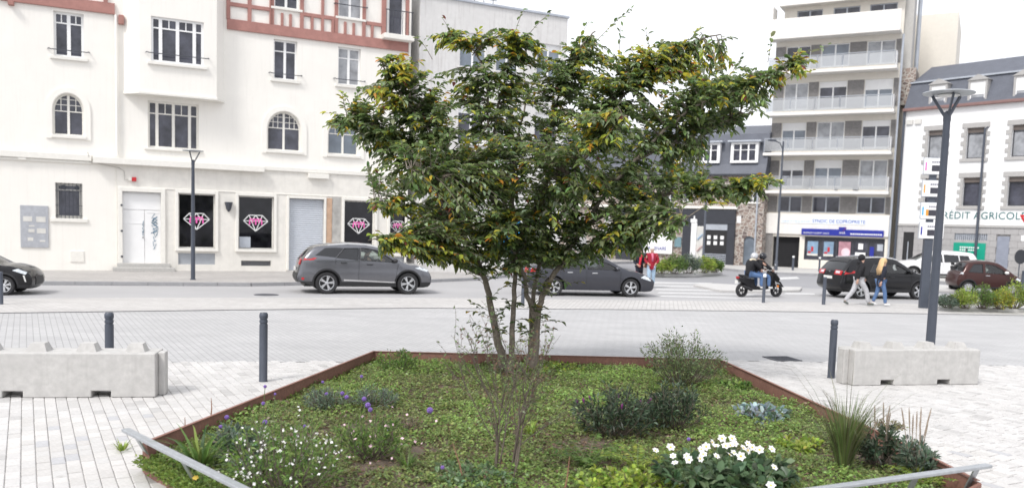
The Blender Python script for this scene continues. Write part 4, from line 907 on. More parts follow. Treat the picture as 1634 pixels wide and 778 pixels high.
    # underbody, floor and seats
    ub = MB(); ub.box(C.x0+.25, C.x1-.25, -C.W/2+.27, C.W/2-.27, C.sill-.02, .55); ub.box(max(C.wx)-.5, C.x1-.3, -C.W/2+.27, C.W/2-.27, .551, C.belt-.22); 
    for x in C.wx:
        for sg in (-1, 1): y = sg*(C.W/2-.275); ub.box(x-ar-.03, x+ar+.03, y-.012, y+.012, C.sill, C.wr+ar+.10)
    ub.build('underbody', MT['black'], root)
    xm = S.get('seat', .15)
    for x in (xm, xm-.85):
        for yy in (-.38, .38):
            mb = MB(); mb.box(x-.26, x+.26, yy-.24, yy+.24, .55, .68); mb.bar((x-.24, yy, .66), (x-.36, yy, 1.2), .12, .44, up=(0,1,0)); mb.bar((x-.37, yy, 1.23), (x-.4, yy, 1.38), .09, .24, up=(0,1,0)); mb.build('seat', MT['black'], root, bevel=.03)
    MB().lathe([(.17, -.012), (.185, 0), (.17, .012)], 18).xf(Matrix.Translation((xm+.42, .38, .98)) @ Matrix.Rotation(-1.0, 4, 'Y')).build('steering_wheel', MT['black'], root)
    tm, rm, dm = wheel_meshes(C.wr, S.get('spokes', 5))
    for x in C.wx:
        for sg in (-1, 1):
            w = thing('wheel', (x, sg*(C.W/2-.125), C.wr), 0 if sg > 0 else math.pi, parent=root); w.rotation_euler[1] = random.uniform(0, 1.2)
            for nm, me in (('tyre', tm), ('rim', rm), ('brake_disc', dm)): mesh_obj(nm, me, w)
    return root
def paint(name, col, metal=.5, rough=.3, spec=.3, coat=.35): return M(name, col, rough, metal=metal, var=.03, coat=coat, spec=spec)
# grey crossover (mid left): x forward
suv = Car([(-2.14,.38),(-2.22,.52),(-2.17,.70),(-2.09,.98),(-2.02,1.15),(-1.70,1.48),(-1.32,1.565),(-.6,1.63),(.0,1.61),(.39,1.535),(1.27,1.04),(1.68,.96),(2.04,.83),(2.19,.64),(2.22,.42),(2.10,.25),(1.70,.22)], 1.84, (-1.28, 1.395), .362, .25, 1.10, 1.63)
SUV = dict(car=suv, glass=[(4,5),(9,10)], gm='carglass', clad=.16, win=[([(-.98,1.19),(-.30,1.13),(-.27,1.505),(-.72,1.49)],'tint'),([(-.20,1.12),(1.0,1.06),(.70,1.25),(.36,1.445),(-.02,1.51),(-.18,1.515)],'carglass')],
    patch=[('tail_light','taillamp',[(-2.05,1.06),(-1.72,1.10),(-1.60,1.17),(-1.98,1.17)]),('headlight','headlamp',[(1.62,.88),(2.04,.76),(2.09,.82),(1.78,.93)]),('chrome_strip','chrome',[(-.74,.44),(.95,.385),(.95,.415),(-.74,.485)]),('quarter_panel','tint',[(-1.66,1.25),(-1.005,1.195),(-.745,1.495),(-1.0,1.51),(-1.34,1.49)]),('window_pillar','tint',[(-.285,1.13),(-.212,1.125),(-.195,1.52),(-.262,1.51)]),('fog_reflector','red',[(-2.08,.46),(-2.0,.46),(-2.0,.53),(-2.08,.53)])],
    spatch=[('tail_light','taillamp',14,19,.5,.98),('grille','black',66,72,-.6,.6),('bumper','black',0,9,-.99,.99)], seams=[(-.26,.42,-.25,1.11),(.95,.42,1.05,1.04),(-1.02,.95,-1.0,1.18),(-.92,.66,-.80,.42)], handles=[(-.74,1.02),(.10,.98)], mirror=(.92,1.09), mm='black',
    rails=[(-1.25,1.575),(-.6,1.64),(.0,1.62),(.38,1.545)], plates=[(-2.225,.78,0,1)], seat=.1)
p0, p1 = G(518, 468.5), G(650, 469); c0 = (p0+p1)/2; ang = math.atan2(p1.y-p0.y, p1.x-p0.x); hd = Vector((math.cos(ang), math.sin(ang), 0)); nrm = Vector((-hd.y, hd.x, 0))
SUVC = c0 + nrm*.80; SUVA = ang
make_car('crossover_car', SUVC - hd*.03, ang, 'metallic grey crossover with chrome sill strip driving past the diamond shop windows', SUV, paint('gunmetal_paint', (.165,.168,.185), .85, .25, coat=.6))
# dark grey saloon (behind the tree)
sal = Car([(-2.28,.36),(-2.34,.52),(-2.33,.75),(-2.26,.98),(-1.98,1.07),(-1.62,1.10),(-.98,1.38),(-.3,1.455),(.25,1.42),(.5,1.34),(1.22,.97),(1.6,.90),(2.02,.76),(2.28,.60),(2.32,.42),(2.22,.22),(1.8,.20)], 1.86, (-1.40, 1.40), .335, .22, .94, 1.45, tum=.19)
SAL = dict(car=sal, glass=[(5,6),(9,10)], clad=0, win=[([(-1.20,.98),(-.32,.965),(-.28,1.31),(-.62,1.31),(-.95,1.22)],'tint'),([(-.2,.965),(.95,.96),(.6,1.16),(.25,1.28),(-.17,1.315)],'carglass')],
    patch=[('headlight','headlamp',[(1.75,.70),(2.15,.58),(2.2,.66),(1.9,.78)]),('tail_light','taillamp',[(-2.26,.82),(-1.95,.86),(-1.9,.93),(-2.2,.95)])], spatch=[('tail_light','taillamp',11,15,.5,.98),('grille','black',64,72,-.55,.55)], seams=[(-.25,.35,-.24,.95),(.98,.35,1.02,.92),(-1.15,.5,-1.2,.95)], handles=[(-.85,.84),(.05,.83)], mirror=(.85,.97), hm='chrome', plates=[(-2.345,.72,0,1)], seat=.1)
p0, p1 = G(884, 471.5), G(1003, 473.5); c0 = (p0+p1)/2; ang = math.atan2(p1.y-p0.y, p1.x-p0.x); hd = Vector((math.cos(ang), math.sin(ang), 0)); nrm = Vector((-hd.y, hd.x, 0))
make_car('saloon_car', c0 + nrm*.81, ang, 'dark grey saloon half hidden behind the stems of the tree', SAL, paint('dark_grey_paint', (.065,.067,.08), .75, .28, coat=.5))
# black crossover (right)
bsu = Car([(-2.06,.38),(-2.16,.50),(-2.14,.66),(-2.08,.96),(-2.00,1.10),(-1.70,1.44),(-1.42,1.55),(-.5,1.60),(.15,1.565),(.48,1.48),(1.2,1.06),(1.6,1.0),(2.0,.87),(2.16,.66),(2.18,.44),(2.08,.26),(1.7,.24)], 1.80, (-1.28, 1.36), .345, .27, 1.0, 1.6)
BSU = dict(car=bsu, glass=[(4,5),(9,10)], clad=.13, win=[([(-.95,1.04),(-.32,1.03),(-.28,1.40),(-.70,1.38)],'tint'),([(-.2,1.03),(.9,1.03),(.58,1.24),(.28,1.37),(-.18,1.41)],'carglass')],
    patch=[('tail_light','taillamp',[(-2.05,.93),(-1.62,1.0),(-1.55,1.08),(-1.98,1.08)]),('headlight','headlamp',[(1.66,.84),(2.02,.72),(2.06,.80),(1.8,.9)])],
    spatch=[('tail_light','taillamp',14,19,.42,.98),('spoiler','black',24,28,-.9,.9),('tailgate_badge','chrome',16,17,-.06,.06),('lamp_insert','headlamp',15,18,.5,.8)], seams=[(-.26,.42,-.25,1.0),(.92,.42,.98,1.0),(-1.0,.8,-.98,1.04)], handles=[(-.76,.9),(.05,.88)], mirror=(.83,1.05), plates=[(-2.185,.80,0,1)], rails=[(-1.4,1.57),(-.5,1.635),(.15,1.60),(.4,1.53)], seat=.1)
p0, p1 = G(1365, 476), G(1466, 478); c0 = (p0+p1)/2; ang = math.atan2(p1.y-p0.y, p1.x-p0.x) + .10; hd = Vector((math.cos(ang), math.sin(ang), 0)); nrm = Vector((-hd.y, hd.x, 0))
make_car('crossover_car', c0 + nrm*.78, ang, 'black crossover with red tail lights passing behind the walking couple', BSU, paint('black_paint', (.008,.008,.010), .1, .2))
# white estate SUV parked by the bank
wsu = Car([(-2.26,.36),(-2.34,.50),(-2.33,.70),(-2.28,1.0),(-2.20,1.12),(-2.0,1.50),(-1.75,1.64),(-.5,1.70),(.2,1.66),(.55,1.56),(1.3,1.10),(1.75,1.02),(2.1,.88),(2.30,.66),(2.34,.44),(2.22,.26),(1.8,.24)], 1.88, (-1.38, 1.45), .35, .27, 1.05, 1.69)
WSU = dict(car=wsu, glass=[(4,5),(9,10)], clad=.1, win=[([(-1.75,1.1),(-1.15,1.08),(-1.10,1.48),(-1.6,1.47)],'tint'),([(-1.08,1.08),(-.25,1.06),(-.22,1.51),(-1.03,1.48)],'tint'),([(-.15,1.06),(1.0,1.06),(.62,1.3),(.3,1.45),(-.12,1.51)],'carglass')],
    patch=[('tail_light','taillamp',[(-2.25,.98),(-1.98,1.0),(-1.95,1.12),(-2.15,1.12)]),('headlight','headlamp',[(1.8,.86),(2.15,.74),(2.2,.82),(1.95,.92)])], spatch=[('tail_light','taillamp',14,19,.5,.98)], seams=[(-.2,.42,-.19,1.05),(1.0,.42,1.05,1.05)], handles=[(-.9,.95),(.05,.93)], mirror=(.92,1.08), seat=.1)
make_car('estate_car', (25.5, 51.3, 0), math.radians(172), 'white estate car parked in front of the bank behind the black crossover', WSU, paint('white_car_paint', (.72,.72,.73), 0, .3))
# brown two-seater
mic = Car([(-1.36,.34),(-1.42,.46),(-1.40,.62),(-1.33,.86),(-1.22,.98),(-.98,1.36),(-.75,1.43),(-.2,1.475),(.25,1.42),(.5,1.32),(1.02,.92),(1.22,.82),(1.42,.66),(1.46,.42),(1.40,.26),(1.2,.24)], 1.5, (-.95, .98), .275, .25, .90, 1.46, tum=.2)
MIC = dict(car=mic, glass=[(4,5),(9,10)], clad=.07, win=[([(-.98,.97),(-.36,.95),(-.34,1.34),(-.72,1.33)],'tint'),([(-.24,.95),(.72,.93),(.45,1.15),(.2,1.30),(-.22,1.35)],'carglass')], patch=[('headlight','headlamp',[(1.08,.70),(1.30,.60),(1.33,.70),(1.15,.78)]),('tail_light','headlamp',[(-1.34,.84),(-1.2,.86),(-1.2,.95),(-1.28,.95)])], seams=[(-.3,.36,-.3,.93),(.76,.36,.8,.92)], handles=[(-.15,.83)], hm='chrome', mirror=(.62,.96), mm='plate', spokes=9, seat=.0)
p = G(1543, 467.5); make_car('microcar', (p.x+.98, p.y+.55, 0), math.radians(-4), 'small brown two seater car with chrome door handle behind the flower bed', MIC, paint('brown_paint', (.055,.021,.019), .4, .3))
# black hatchback cut by the left edge
htc = Car([(-1.95,.36),(-2.02,.5),(-2.0,.7),(-1.95,1.0),(-1.85,1.1),(-1.6,1.40),(-1.3,1.48),(-.5,1.53),(.1,1.50),(.42,1.42),(1.12,1.03),(1.5,.98),(1.88,.86),(2.08,.66),(2.12,.44),(2.02,.25),(1.6,.23)], 1.78, (-1.27, 1.30), .33, .25, .98, 1.53)
HTC = dict(car=htc, glass=[(4,5),(9,10)], clad=.1, win=[([(-.95,1.02),(-.32,1.01),(-.28,1.36),(-.70,1.34)],'tint'),([(-.2,1.01),(.85,1.01),(.55,1.2),(.28,1.32),(-.18,1.37)],'tint')], patch=[('headlight','headlamp',[(1.56,.84),(1.95,.70),(2.0,.78),(1.72,.9)]),('daytime_light','plate',[(1.93,.46),(1.97,.46),(1.92,.68),(1.87,.68)])], spatch=[('grille','black',66,72,-.6,.6)], seams=[(-.26,.4,-.25,.98),(.86,.4,.92,.98)], handles=[(.05,.86)], mirror=(.8,1.02), seat=.1, spokes=7)
p = G(8, 470.5); a = math.radians(14); hd = Vector((math.cos(a), math.sin(a), 0)); nrm = Vector((-hd.y, hd.x, 0))
make_car('hatchback_car', p - hd*1.30*.84 + nrm*.75*.84, a, 'black hatchback with bright curved daytime light at the left edge', HTC, paint('black_car_paint', (.008,.008,.010), .1, .22), scale=.84)

# ================================================================== PEOPLE
def skin_obj(name, mat, par, V, E, Rr, root=0, sub=2):
    me = bpy.data.meshes.new(name); me.from_pydata(V, E, []); me.materials.append(mat); o = mesh_obj(name, me, par)
    sm = o.modifiers.new('skin', 'SKIN'); sm.use_smooth_shade = True; sv_ = me.skin_vertices[0].data
    for i, r in enumerate(Rr): sv_[i].radius = (r, r) if not hasattr(r, '__len__') else r; sv_[i].use_root = (i == root)
    ss = o.modifiers.new('sub', 'SUBSURF'); ss.levels = sub; ss.render_levels = sub; return o
def graph(chains, J):
    idx = {}; V = []; E = []; Rr = []
    for ch in chains:
        pv_ = None
        for k, r in ch:
            if k not in idx: idx[k] = len(V); V.append(tuple(J[k])); Rr.append(r)
            if pv_ is not None: E.append((idx[pv_], idx[k]))
            pv_ = k
    return V, E, Rr
def person(name, loc, rz, label, J, top, legs, shoes, hair=None, hairmat=None, group=None, coat=0, bulk=1., extras=None, scale=1., par=None):
    root = thing(name, loc, rz, label, 'person', group) if label else thing(name, loc, rz, parent=par); root.scale = (scale,)*3; J = {k: Vector(v) for k, v in J.items()}
    for s in 'LR':
        w, h = J['wr'+s], J['el'+s]; d = (w-h).normalized(); sd_ = Vector((0, 1, 0)) if abs(d.y) < .8 else Vector((1, 0, 0)); nrm_ = d.cross(sd_).normalized(); sd_ = nrm_.cross(d)
        J['pa'+s] = w + d*.06
        for q, (o_, l) in enumerate(((-.032, .075), (-.011, .088), (.011, .083), (.031, .066))):
            J[f'f{q}a'+s] = w + d*.10 + nrm_*o_; J[f'f{q}b'+s] = w + d*(.10+l*.5) + nrm_*o_*1.1 + sd_*.012; J[f'f{q}c'+s] = w + d*(.10+l*.92) + nrm_*o_*1.05 + sd_*.035
        J['tha'+s] = w + d*.05 - nrm_*.045; J['thb'+s] = w + d*.095 - nrm_*.065 + sd_*.015
    J['nose'] = J['head'] + (J['fwd'] if 'fwd' in J else Vector((1, 0, 0)))*.115 + Vector((0, 0, -.01)); J['crown'] = J['head'] + Vector((-.01, 0, .085)); J['chin'] = J['head'] + (J['fwd'] if 'fwd' in J else Vector((1, 0, 0)))*.05 + Vector((0, 0, -.10))
    ch = [[('pel', .12), ('spine', .115), ('chest', .13), ('neck', .055), ('head', .098), ('crown', .07)], [('head', .098), ('nose', .014)], [('head', .098), ('chin', .035)]]
    for s in 'LR':
        ch += [[('chest', .13), ('sh'+s, .058), ('el'+s, .042), ('wr'+s, .028), ('pa'+s, .03)]] + [[('pa'+s, .03), (f'f{q}a'+s, .0095), (f'f{q}b'+s, .0088), (f'f{q}c'+s, .0075)] for q in range(4)] + [[('pa'+s, .03), ('tha'+s, .011), ('thb'+s, .009)]]
        ch += [[('pel', .12), ('hip'+s, .088), ('kn'+s, .056), ('an'+s, .038), ('toe'+s, .03)]]
    skin_obj('body', MT['skin'], root, *graph(ch, J))
    hem = J['pel'] + Vector((0, 0, -.10-coat)); J['hem'] = hem; b = bulk
    tc = [[('hem', .17*b if coat else .155*b), ('pel', .155*b), ('spine', .15*b), ('chest', .165*b), ('neck', .078)]] + [[('chest', .165*b), ('sh'+s, .085*b), ('el'+s, .066*b), ('wr'+s, .05*b)] for s in 'LR']
    skin_obj('jacket', top, root, *graph(tc, J))
    for s in 'LR': J['tip'+s] = J['toe'+s] + (J['toe'+s]-J['an'+s])*.15; J['heel'+s] = J['an'+s] - (J['toe'+s]-J['an'+s])*.25 + Vector((0, 0, -.03))
    skin_obj('trousers', legs, root, *graph([[('pel', .135)] + [('hip'+s, .104*b), ('kn'+s, .076*b), ('an'+s, .062*b)] for s in 'LR'], J))
    for s in 'LR':
        J['so'] = J['an'+s] + Vector((0, 0, -.02)); skin_obj('shoe', shoes, root, *graph([[('heel'+s, .04), ('so', .05), ('tip'+s, .038)]], J), sub=2)
    if hair: hair(root, J, hairmat)
    for s in (-1, 1):
        f = J['fwd'] if 'fwd' in J else Vector((1, 0, 0)); MB().blob(J['head']+f*.088+Vector((-f.y, f.x, 0))*.034*s+Vector((0,0,.012)), .011, 6, 5).build('eye', MT['black'], root)
    if extras: extras(root, J)
    return root
def walk_pose(h=1.75, st=.34, arms=.25):
    k = h/1.75
    J = dict(pel=(0,0,.95), spine=(.01,0,1.12), chest=(.03,0,1.34), neck=(.04,0,1.50), head=(.06,0,1.64), shL=(.02,.19,1.42), shR=(.02,-.19,1.42), elL=(arms*.3,.25,1.16), elR=(-arms*.5,-.25,1.16), wrL=(arms*1.0,.20,.98), wrR=(-arms*.6,-.22,.92),
        hipL=(0,.09,.90), hipR=(0,-.09,.90), knL=(-st*.35,.10,.50), knR=(st*.62,-.10,.52), anL=(-st*1.05,.10,.14), anR=(st*.85,-.10,.10), toeL=(-st*1.05+.13,.10,.05), toeR=(st*.85+.17,-.10,.07))
    return {a: Vector(b)*k for a, b in J.items()}
def stand_pose(h=1.7):
    k = h/1.75; J = {a: b/k*1 for a, b in walk_pose(1.75, .10, .1).items()}; J = walk_pose(1.75, .10, .08); J['elL'] = Vector((-.02,.27,1.16)); J['elR'] = Vector((-.02,-.27,1.16)); J['wrL'] = Vector((.16,.17,1.06)); J['wrR'] = Vector((.16,-.17,1.06))
    return {a: b*k for a, b in J.items()}
def cap_hair(root, J, m): 
    h = J['head']; MB().blob(h+Vector((-.018,0,.03)), (.125,.115,.125), 14, 9).build('knit_hat', m, root, smooth='all')
def short_hair(root, J, m):
    h = J['head']; f = J.get('fwd', Vector((1,0,0))); MB().blob(h-f*.028+Vector((0,0,.035)), (.115,.112,.105), 14, 9).build('hair', m, root, smooth='all')
def long_hair(root, J, m):
    h = J['head']; mb = MB()
    mb.blob(h+Vector((-.02,0,.03)), (.125,.118,.118), 14, 9)
    for k in range(13):
        a = (k/12-.5)*2.4; y = math.sin(a)*.115; x = -.05-.085*math.cos(a); mb.tube([h+Vector((x*.8,y*.9,.06)), h+Vector((x,y*1.05,-.1)), h+Vector((x-.05,y*1.35,-.28)), h+Vector((x-.035,y*1.3,-.46+.03*(k % 3)))], [.03,.04,.042,.018], 6)
    mb.build('hair', m, root, smooth='all')
cloth = lambda n, c, r=.9: M(n, c, r, var=.15, vs=14, bump=.15, bs=30)
blackc = cloth('black_cloth', (.012,.012,.015)); greyj = cloth('light_grey_jersey', (.42,.42,.44)); denim = cloth('blue_denim', (.09,.16,.31)); navyc = cloth('navy_cloth', (.014,.016,.028)); redc = cloth('dark_red_jacket_cloth', (.30,.012,.03)); paled = cloth('pale_denim', (.35,.47,.60)); whites = cloth('white_shoe', (.72,.72,.72), .6)
blonde = M('blonde_hair', (.62,.42,.22), .6, var=.25, vs=40, bump=.3, bs=60); brownh = M('brown_hair', (.16,.075,.035), .6, var=.25, vs=30)
gm_ = G(1368, 487); gw_ = G(1403, 488)
def hood(root, J): MB().blob(J['neck']+Vector((-.07,0,.0)), (.09,.13,.085), 12, 8).build('hood', blackc, root, smooth='all'); MB().box(-.145, -.135, .07, .09, 0, .01) if False else None
person('person', gm_, math.radians(2), 'person in black hooded jacket, black hat and light grey trousers striding right', walk_pose(1.76, .40, .22), blackc, greyj, cloth('black_white_shoe', (.12,.13,.12)), cap_hair, blackc, bulk=1.12, extras=hood, group='walking couple')
person('person', gw_, math.radians(4), 'person with long blonde hair in black coat and blue jeans walking', walk_pose(1.66, .20, .16), navyc, denim, whites, long_hair, blonde, coat=.16, bulk=.95, group='walking couple')
def beard(root, J): MB().tube([J['neck']+Vector((.08,0,-.02)), J['chest']+Vector((.17,.02,-.02)), J['spine']+Vector((.165,.02,.02))], [.05,.045,.03], 7).build('scarf', M('pink_scarf', (.62,.16,.25), .9), root, smooth='all'); MB().box(-.2, -.13, -.15, .15, 1.1, 1.45).build('backpack', navyc, root, bevel=.05)
person('person', G(1038, 459), math.radians(-95), 'white haired person in dark red jacket and pale jeans standing by the saloon', stand_pose(1.70), redc, paled, cloth('tan_shoe', (.30,.19,.08)), short_hair, M('white_hair', (.62,.60,.58), .7), coat=.1, bulk=1.12, extras=beard, group='people by the flower roundabout')
def scarf2(root, J):
    MB().tube([J['neck']+Vector((.02,.09,-.03)), J['neck']+Vector((.10,.0,-.05)), J['chest']+Vector((.18,-.04,-.1)), J['spine']+Vector((.17,-.05,-.02)), J['pel']+Vector((.17,-.05,-.02))], [.05,.06,.05,.05,.045], 7).build('scarf', M('red_scarf', (.55,.03,.05), .9), root, smooth='all')
    MB().box(.08, .2, .16, .42, .82, 1.02).build('shoulder_bag', M('brown_leather', (.16,.06,.03), .5), root, bevel=.03)
person('person', G(1019, 457.5), math.radians(-80), 'auburn haired person in dark coat with long red scarf and bag', stand_pose(1.58), navyc, navyc, blackc, short_hair, brownh, coat=.14, bulk=.98, extras=scarf2, group='people by the flower roundabout')
# driver of the grey crossover
drv = dict(pel=(0,0,.72), spine=(-.05,0,.9), chest=(-.1,0,1.12), neck=(-.08,0,1.27), head=(-.04,0,1.39), shL=(-.08,.18,1.18), shR=(-.08,-.18,1.18), elL=(.16,.24,1.02), elR=(.16,-.24,1.02), wrL=(.38,.14,1.08), wrR=(.38,-.14,1.08),
    hipL=(.02,.09,.70), hipR=(.02,-.09,.70), knL=(.46,.12,.80), knR=(.46,-.12,.80), anL=(.70,.12,.45), anR=(.70,-.12,.45), toeL=(.86,.12,.40), toeR=(.86,-.12,.40))
hd = Vector((math.cos(SUVA), math.sin(SUVA), 0)); nrm = Vector((-hd.y, hd.x, 0))
person('person', SUVC + hd*.12 - nrm*.42, SUVA, 'dark haired driver seen through the open window of the grey crossover', drv, blackc, navyc, blackc, short_hair, blackc)

# ================================================================== SCOOTER AND RIDERS
ps, pf = G(1183, 473.5), G(1238, 473.5); sa = math.atan2(pf.y-ps.y, pf.x-ps.x); sc_c = ps + (pf-ps)*.5; sc_c.z = 0
sco = thing('scooter', sc_c, sa, 'black motor scooter with orange reflector carrying two riders', 'scooter'); wb = (pf-ps).length/2
blk = paint('black_scooter_paint', (.010,.010,.012), .1, .25)
for x in (-wb, wb):
    w = thing('wheel', (x, 0, .26), parent=sco); MB().lathe([(.17,-.05),(.22,-.06),(.26,-.03),(.26,.03),(.22,.06),(.17,.05)], 24, axis='y', caps=False).build('tyre', MT['rubber'], w, smooth=True)
    mb = MB(); mb.lathe([(.175,-.04),(.175,.04),(.15,.04),(.15,-.04)], 20, axis='y', caps=False); mb.lathe([(.05,-.07),(.05,.07)], 10, axis='y')
    for k in range(5): t = k*1.2566; mb.bar((0,0,0), (math.cos(t)*.16, 0, math.sin(t)*.16), .03, .03, up=(0,1,0))
    mb.build('rim', MT['black'], w)
MB().prism([(wb-.62,.34),(wb-.60,.28),(-wb+.35,.28),(-wb+.12,.42),(-wb-.16,.60),(-wb-.20,.74),(-wb-.05,.76),(-wb+.45,.70),(-wb+.52,.44),(-wb+.75,.38)], -.14, .14).build('body', blk, sco, smooth=30, bevel=.03)
MB().prism([(wb-.62,.30),(wb-.36,.34),(wb-.30,.60),(wb-.26,1.0),(wb-.33,1.02),(wb-.44,.62),(wb-.56,.42)], -.2, .2).build('leg_shield', blk, sco, bevel=.03)
MB().prism([(wb-.34,.62),(wb+.02,.58),(wb+.10,.70),(wb-.12,.92),(wb-.26,.98)], -.11, .11).build('front_cowl', blk, sco, bevel=.04)
MB().prism([(wb-.26,.46),(wb-.05,.57),(wb+.18,.52),(wb+.30,.38),(wb+.12,.60),(wb-.1,.64)], -.07, .07).build('mudguard', blk, sco, bevel=.015)
MB().prism([(-wb-.10,.77),(-wb+.46,.71),(-wb+.72,.76),(-wb+.70,.81),(-wb+.42,.80),(-wb-.12,.86)], -.13, .13).build('saddle', MT['black'], sco, bevel=.03)
mb = MB(); mb.tube([(wb, .07, .26), (wb-.16, .07, .72)], .025, 6); mb.tube([(wb, -.07, .26), (wb-.16, -.07, .72)], .025, 6); mb.tube([(wb-.18, 0, .7), (wb-.36, 0, 1.05)], .03, 6); mb.build('fork', MT['chrome'], sco)
MB().tube([(wb-.48,-.34,1.04),(wb-.40,-.2,1.07),(wb-.36,0,1.06),(wb-.40,.2,1.07),(wb-.48,.34,1.04)], .02, 6).build('handlebar', MT['black'], sco)
MB().lathe([(.05,-.2),(.06,-.15),(.06,.2),(.035,.24)], 10, axis='x').xf(Matrix.Translation((-wb+.12,-.17,.36)) @ Matrix.Rotation(.35, 4, 'Y')).build('exhaust', MT['black'], sco, smooth=True)
boxo('tail_light', MT['taillamp'], sco, -wb-.24, -wb-.19, -.07, .07, .70, .78); MB().lathe([(.045,-.012),(.045,.012)], 12, (wb-.02,-.10,.42), 'y').build('side_reflector', M('orange_reflector', (.75,.22,.02), .3), sco)
for s in (-1, 1): MB().tube([(wb-.40, s*.26, 1.06), (wb-.38, s*.30, 1.2)], .008, 5).build('mirror_stem', MT['black'], sco); MB().blob((wb-.37, s*.31, 1.24), (.02,.06,.04), 8, 6).build('mirror', MT['chrome'], sco)
boxo('number_plate', MT['plate'], sco, -wb-.27, -wb-.255, -.08, .08, .5, .64)
def rider(x, lean, arms):
    return dict(pel=(x,0,.90), spine=(x+.02+lean*.2,0,1.06), chest=(x+.06+lean*.6,0,1.26), neck=(x+.10+lean,0,1.40), head=(x+.15+lean,0,1.52), shL=(x+.05+lean*.7,.18,1.32), shR=(x+.05+lean*.7,-.18,1.32), elL=(x+.24+lean,.26,1.14), elR=(x+.24+lean,-.26,1.14), wrL=(x+.24+arms,.24,1.07), wrR=(x+.24+arms,-.24,1.07),
        hipL=(x+.03,.10,.87), hipR=(x+.03,-.10,.87), knL=(x+.44,.18,.80), knR=(x+.44,-.18,.80), anL=(x+.46,.17,.40), anR=(x+.46,-.17,.40), toeL=(x+.62,.17,.37), toeR=(x+.62,-.17,.37))
def helmet(mat):
    def f(root, J, m):
        h = J['head']; o = MB(); o.blob(h+Vector((-.01,0,.025)), (.15,.135,.145), 16, 10); ob = o.build('helmet', mat, root, smooth='all')
        MB().blob(h+Vector((.045,0,.015)), (.115,.118,.075), 14, 8).build('visor', MT['tint'], ob, smooth='all')
    return f
silver = paint('silver_helmet', (.55,.56,.58), .5, .25); dgrey = paint('dark_helmet', (.03,.032,.038), .4, .2)
person('person', sc_c, sa, 'scooter driver in black jacket and dark grey helmet', rider(-.16, .10, .26), blackc, denim, whites, helmet(dgrey), None, group='scooter riders', bulk=1.05)
def collar(root, J): MB().lathe([(.11,-.04),(.13,0),(.10,.05)], 12, J['neck']+Vector((-.02,0,0))).build('fur_collar', M('cream_fur', (.62,.55,.42), .95, bump=.6), root, smooth=True)
person('person', sc_c, sa, 'scooter passenger in black coat and silver helmet with cream collar', rider(-.50, .06, .12), blackc, denim, whites, helmet(silver), None, group='scooter riders', bulk=1.12, extras=collar)
# ================================================================== STREET FURNITURE
def bollard(loc, h, label, cap='greymetal', r=.06):
    o = thing('bollard', loc, 0, label, 'bollard', 'steel bollards'); p = [(r*1.05, -.04), (r*1.05, .015), (r, .02), (r, h-.17), (r*.86, h-.165), (r*.86, h-.15), (r, h-.145), (r, h-.11), (r*.86, h-.105), (r*.86, h-.09), (r, h-.085), (r, h-.02), (r*.8, h)]
    MB().lathe(p, 18).build('post', MT['greymetal'], o, smooth=True); MB().lathe([(r*.98, h-.075), (r*1.04, h-.07), (r*1.04, h-.025), (r*.98, h-.02)] if cap == 'greymetal' else [(r*1.02, h-.10), (r*1.05, h-.09), (r*1.05, h-.02), (r*.8, h+.01)], 18).build('cap', MT[cap], o, smooth=True)
bollard(G(175, 609.5), 1.0, 'dark bollard standing behind the left concrete block')
bollard(G(420, 608), 1.02, 'dark bollard on open paving left of the planted bed')
bollard(G(1326, 602), .99, 'dark bollard at the left end of the right concrete block')
bollard(G(1218, 482.5), 1.0, 'slim bollard with white cap in front of the scooter', 'white', .055)
bollard(G(1314, 485.5), .97, 'slim bollard in front of the black crossover', r=.06)
bollard(G(2, 485), .83, 'slim bollard at the left edge before the black hatchback', r=.05)
bollard(G(834, 487), 1.0, 'slim bollard seen between the tree stems', r=.055)
bollard(G(1265, 431, .112), .92, 'white capped bollard before the dark garage opening', 'white', .07)
bollard(G(1307, 433, .112), .92, 'white capped bollard before the shop with posters', 'white', .06)
bollard(G(1631, 480), 1.25, 'blue grey post at the right edge behind the yellow flowers', r=.09)

def block(loc, rz, label):
    o = thing('concrete_block', loc, rz, label, 'barrier', 'concrete barrier blocks'); L = 2.36
    prof = [(0, 0)]
    for c in (.63, 1.69): prof += [(c-.12, 0), (c-.12, .085), (c+.12, .085), (c+.12, 0)]
    prof += [(L, 0), (L, .58), (0, .58)]
    m = M('cast_concrete', (.50,.49,.475), .85, var=.08, vs=1.6, var2=.14, vs2=9, bump=.3, bs=28, streak=.3, streakcol=(.28,.27,.26)) if 'cast' not in MT else MT['cast']; MT['cast'] = m
    MB().prism(prof, 0, .48).build('body', m, o, bevel=.014)
    for k in range(4):
        x = .28 + k*.6; a, b = .125, .085; v = [(x-a,.24-a,.575),(x+a,.24-a,.575),(x+a,.24+a,.575),(x-a,.24+a,.575),(x-b,.24-b,.685),(x+b,.24-b,.685),(x+b,.24+b,.685),(x-b,.24+b,.685)]
        MB().add(v, [(4,5,6,7),(0,1,5,4),(1,2,6,5),(2,3,7,6),(3,0,4,7)]).build('stacking_knob', m, o)
    for x0, x1 in ((-.09, .0), (L, L+.09)): MB().box(x0, x1, .15, .33, .0, .575).build('end_key', m, o, bevel=.012)
pb = G(248, 633.5); a = math.radians(10.4); block((pb.x-2.36*math.cos(a), pb.y-2.36*math.sin(a), .002), a, 'concrete block cut by the left edge of the picture')
pa, pb = G(1361, 615), G(1556, 613); a = math.atan2(pb.y-pa.y, pb.x-pa.x); block((pa.x, pa.y, .002), a, 'concrete block in front of the tall lamp post on the right')

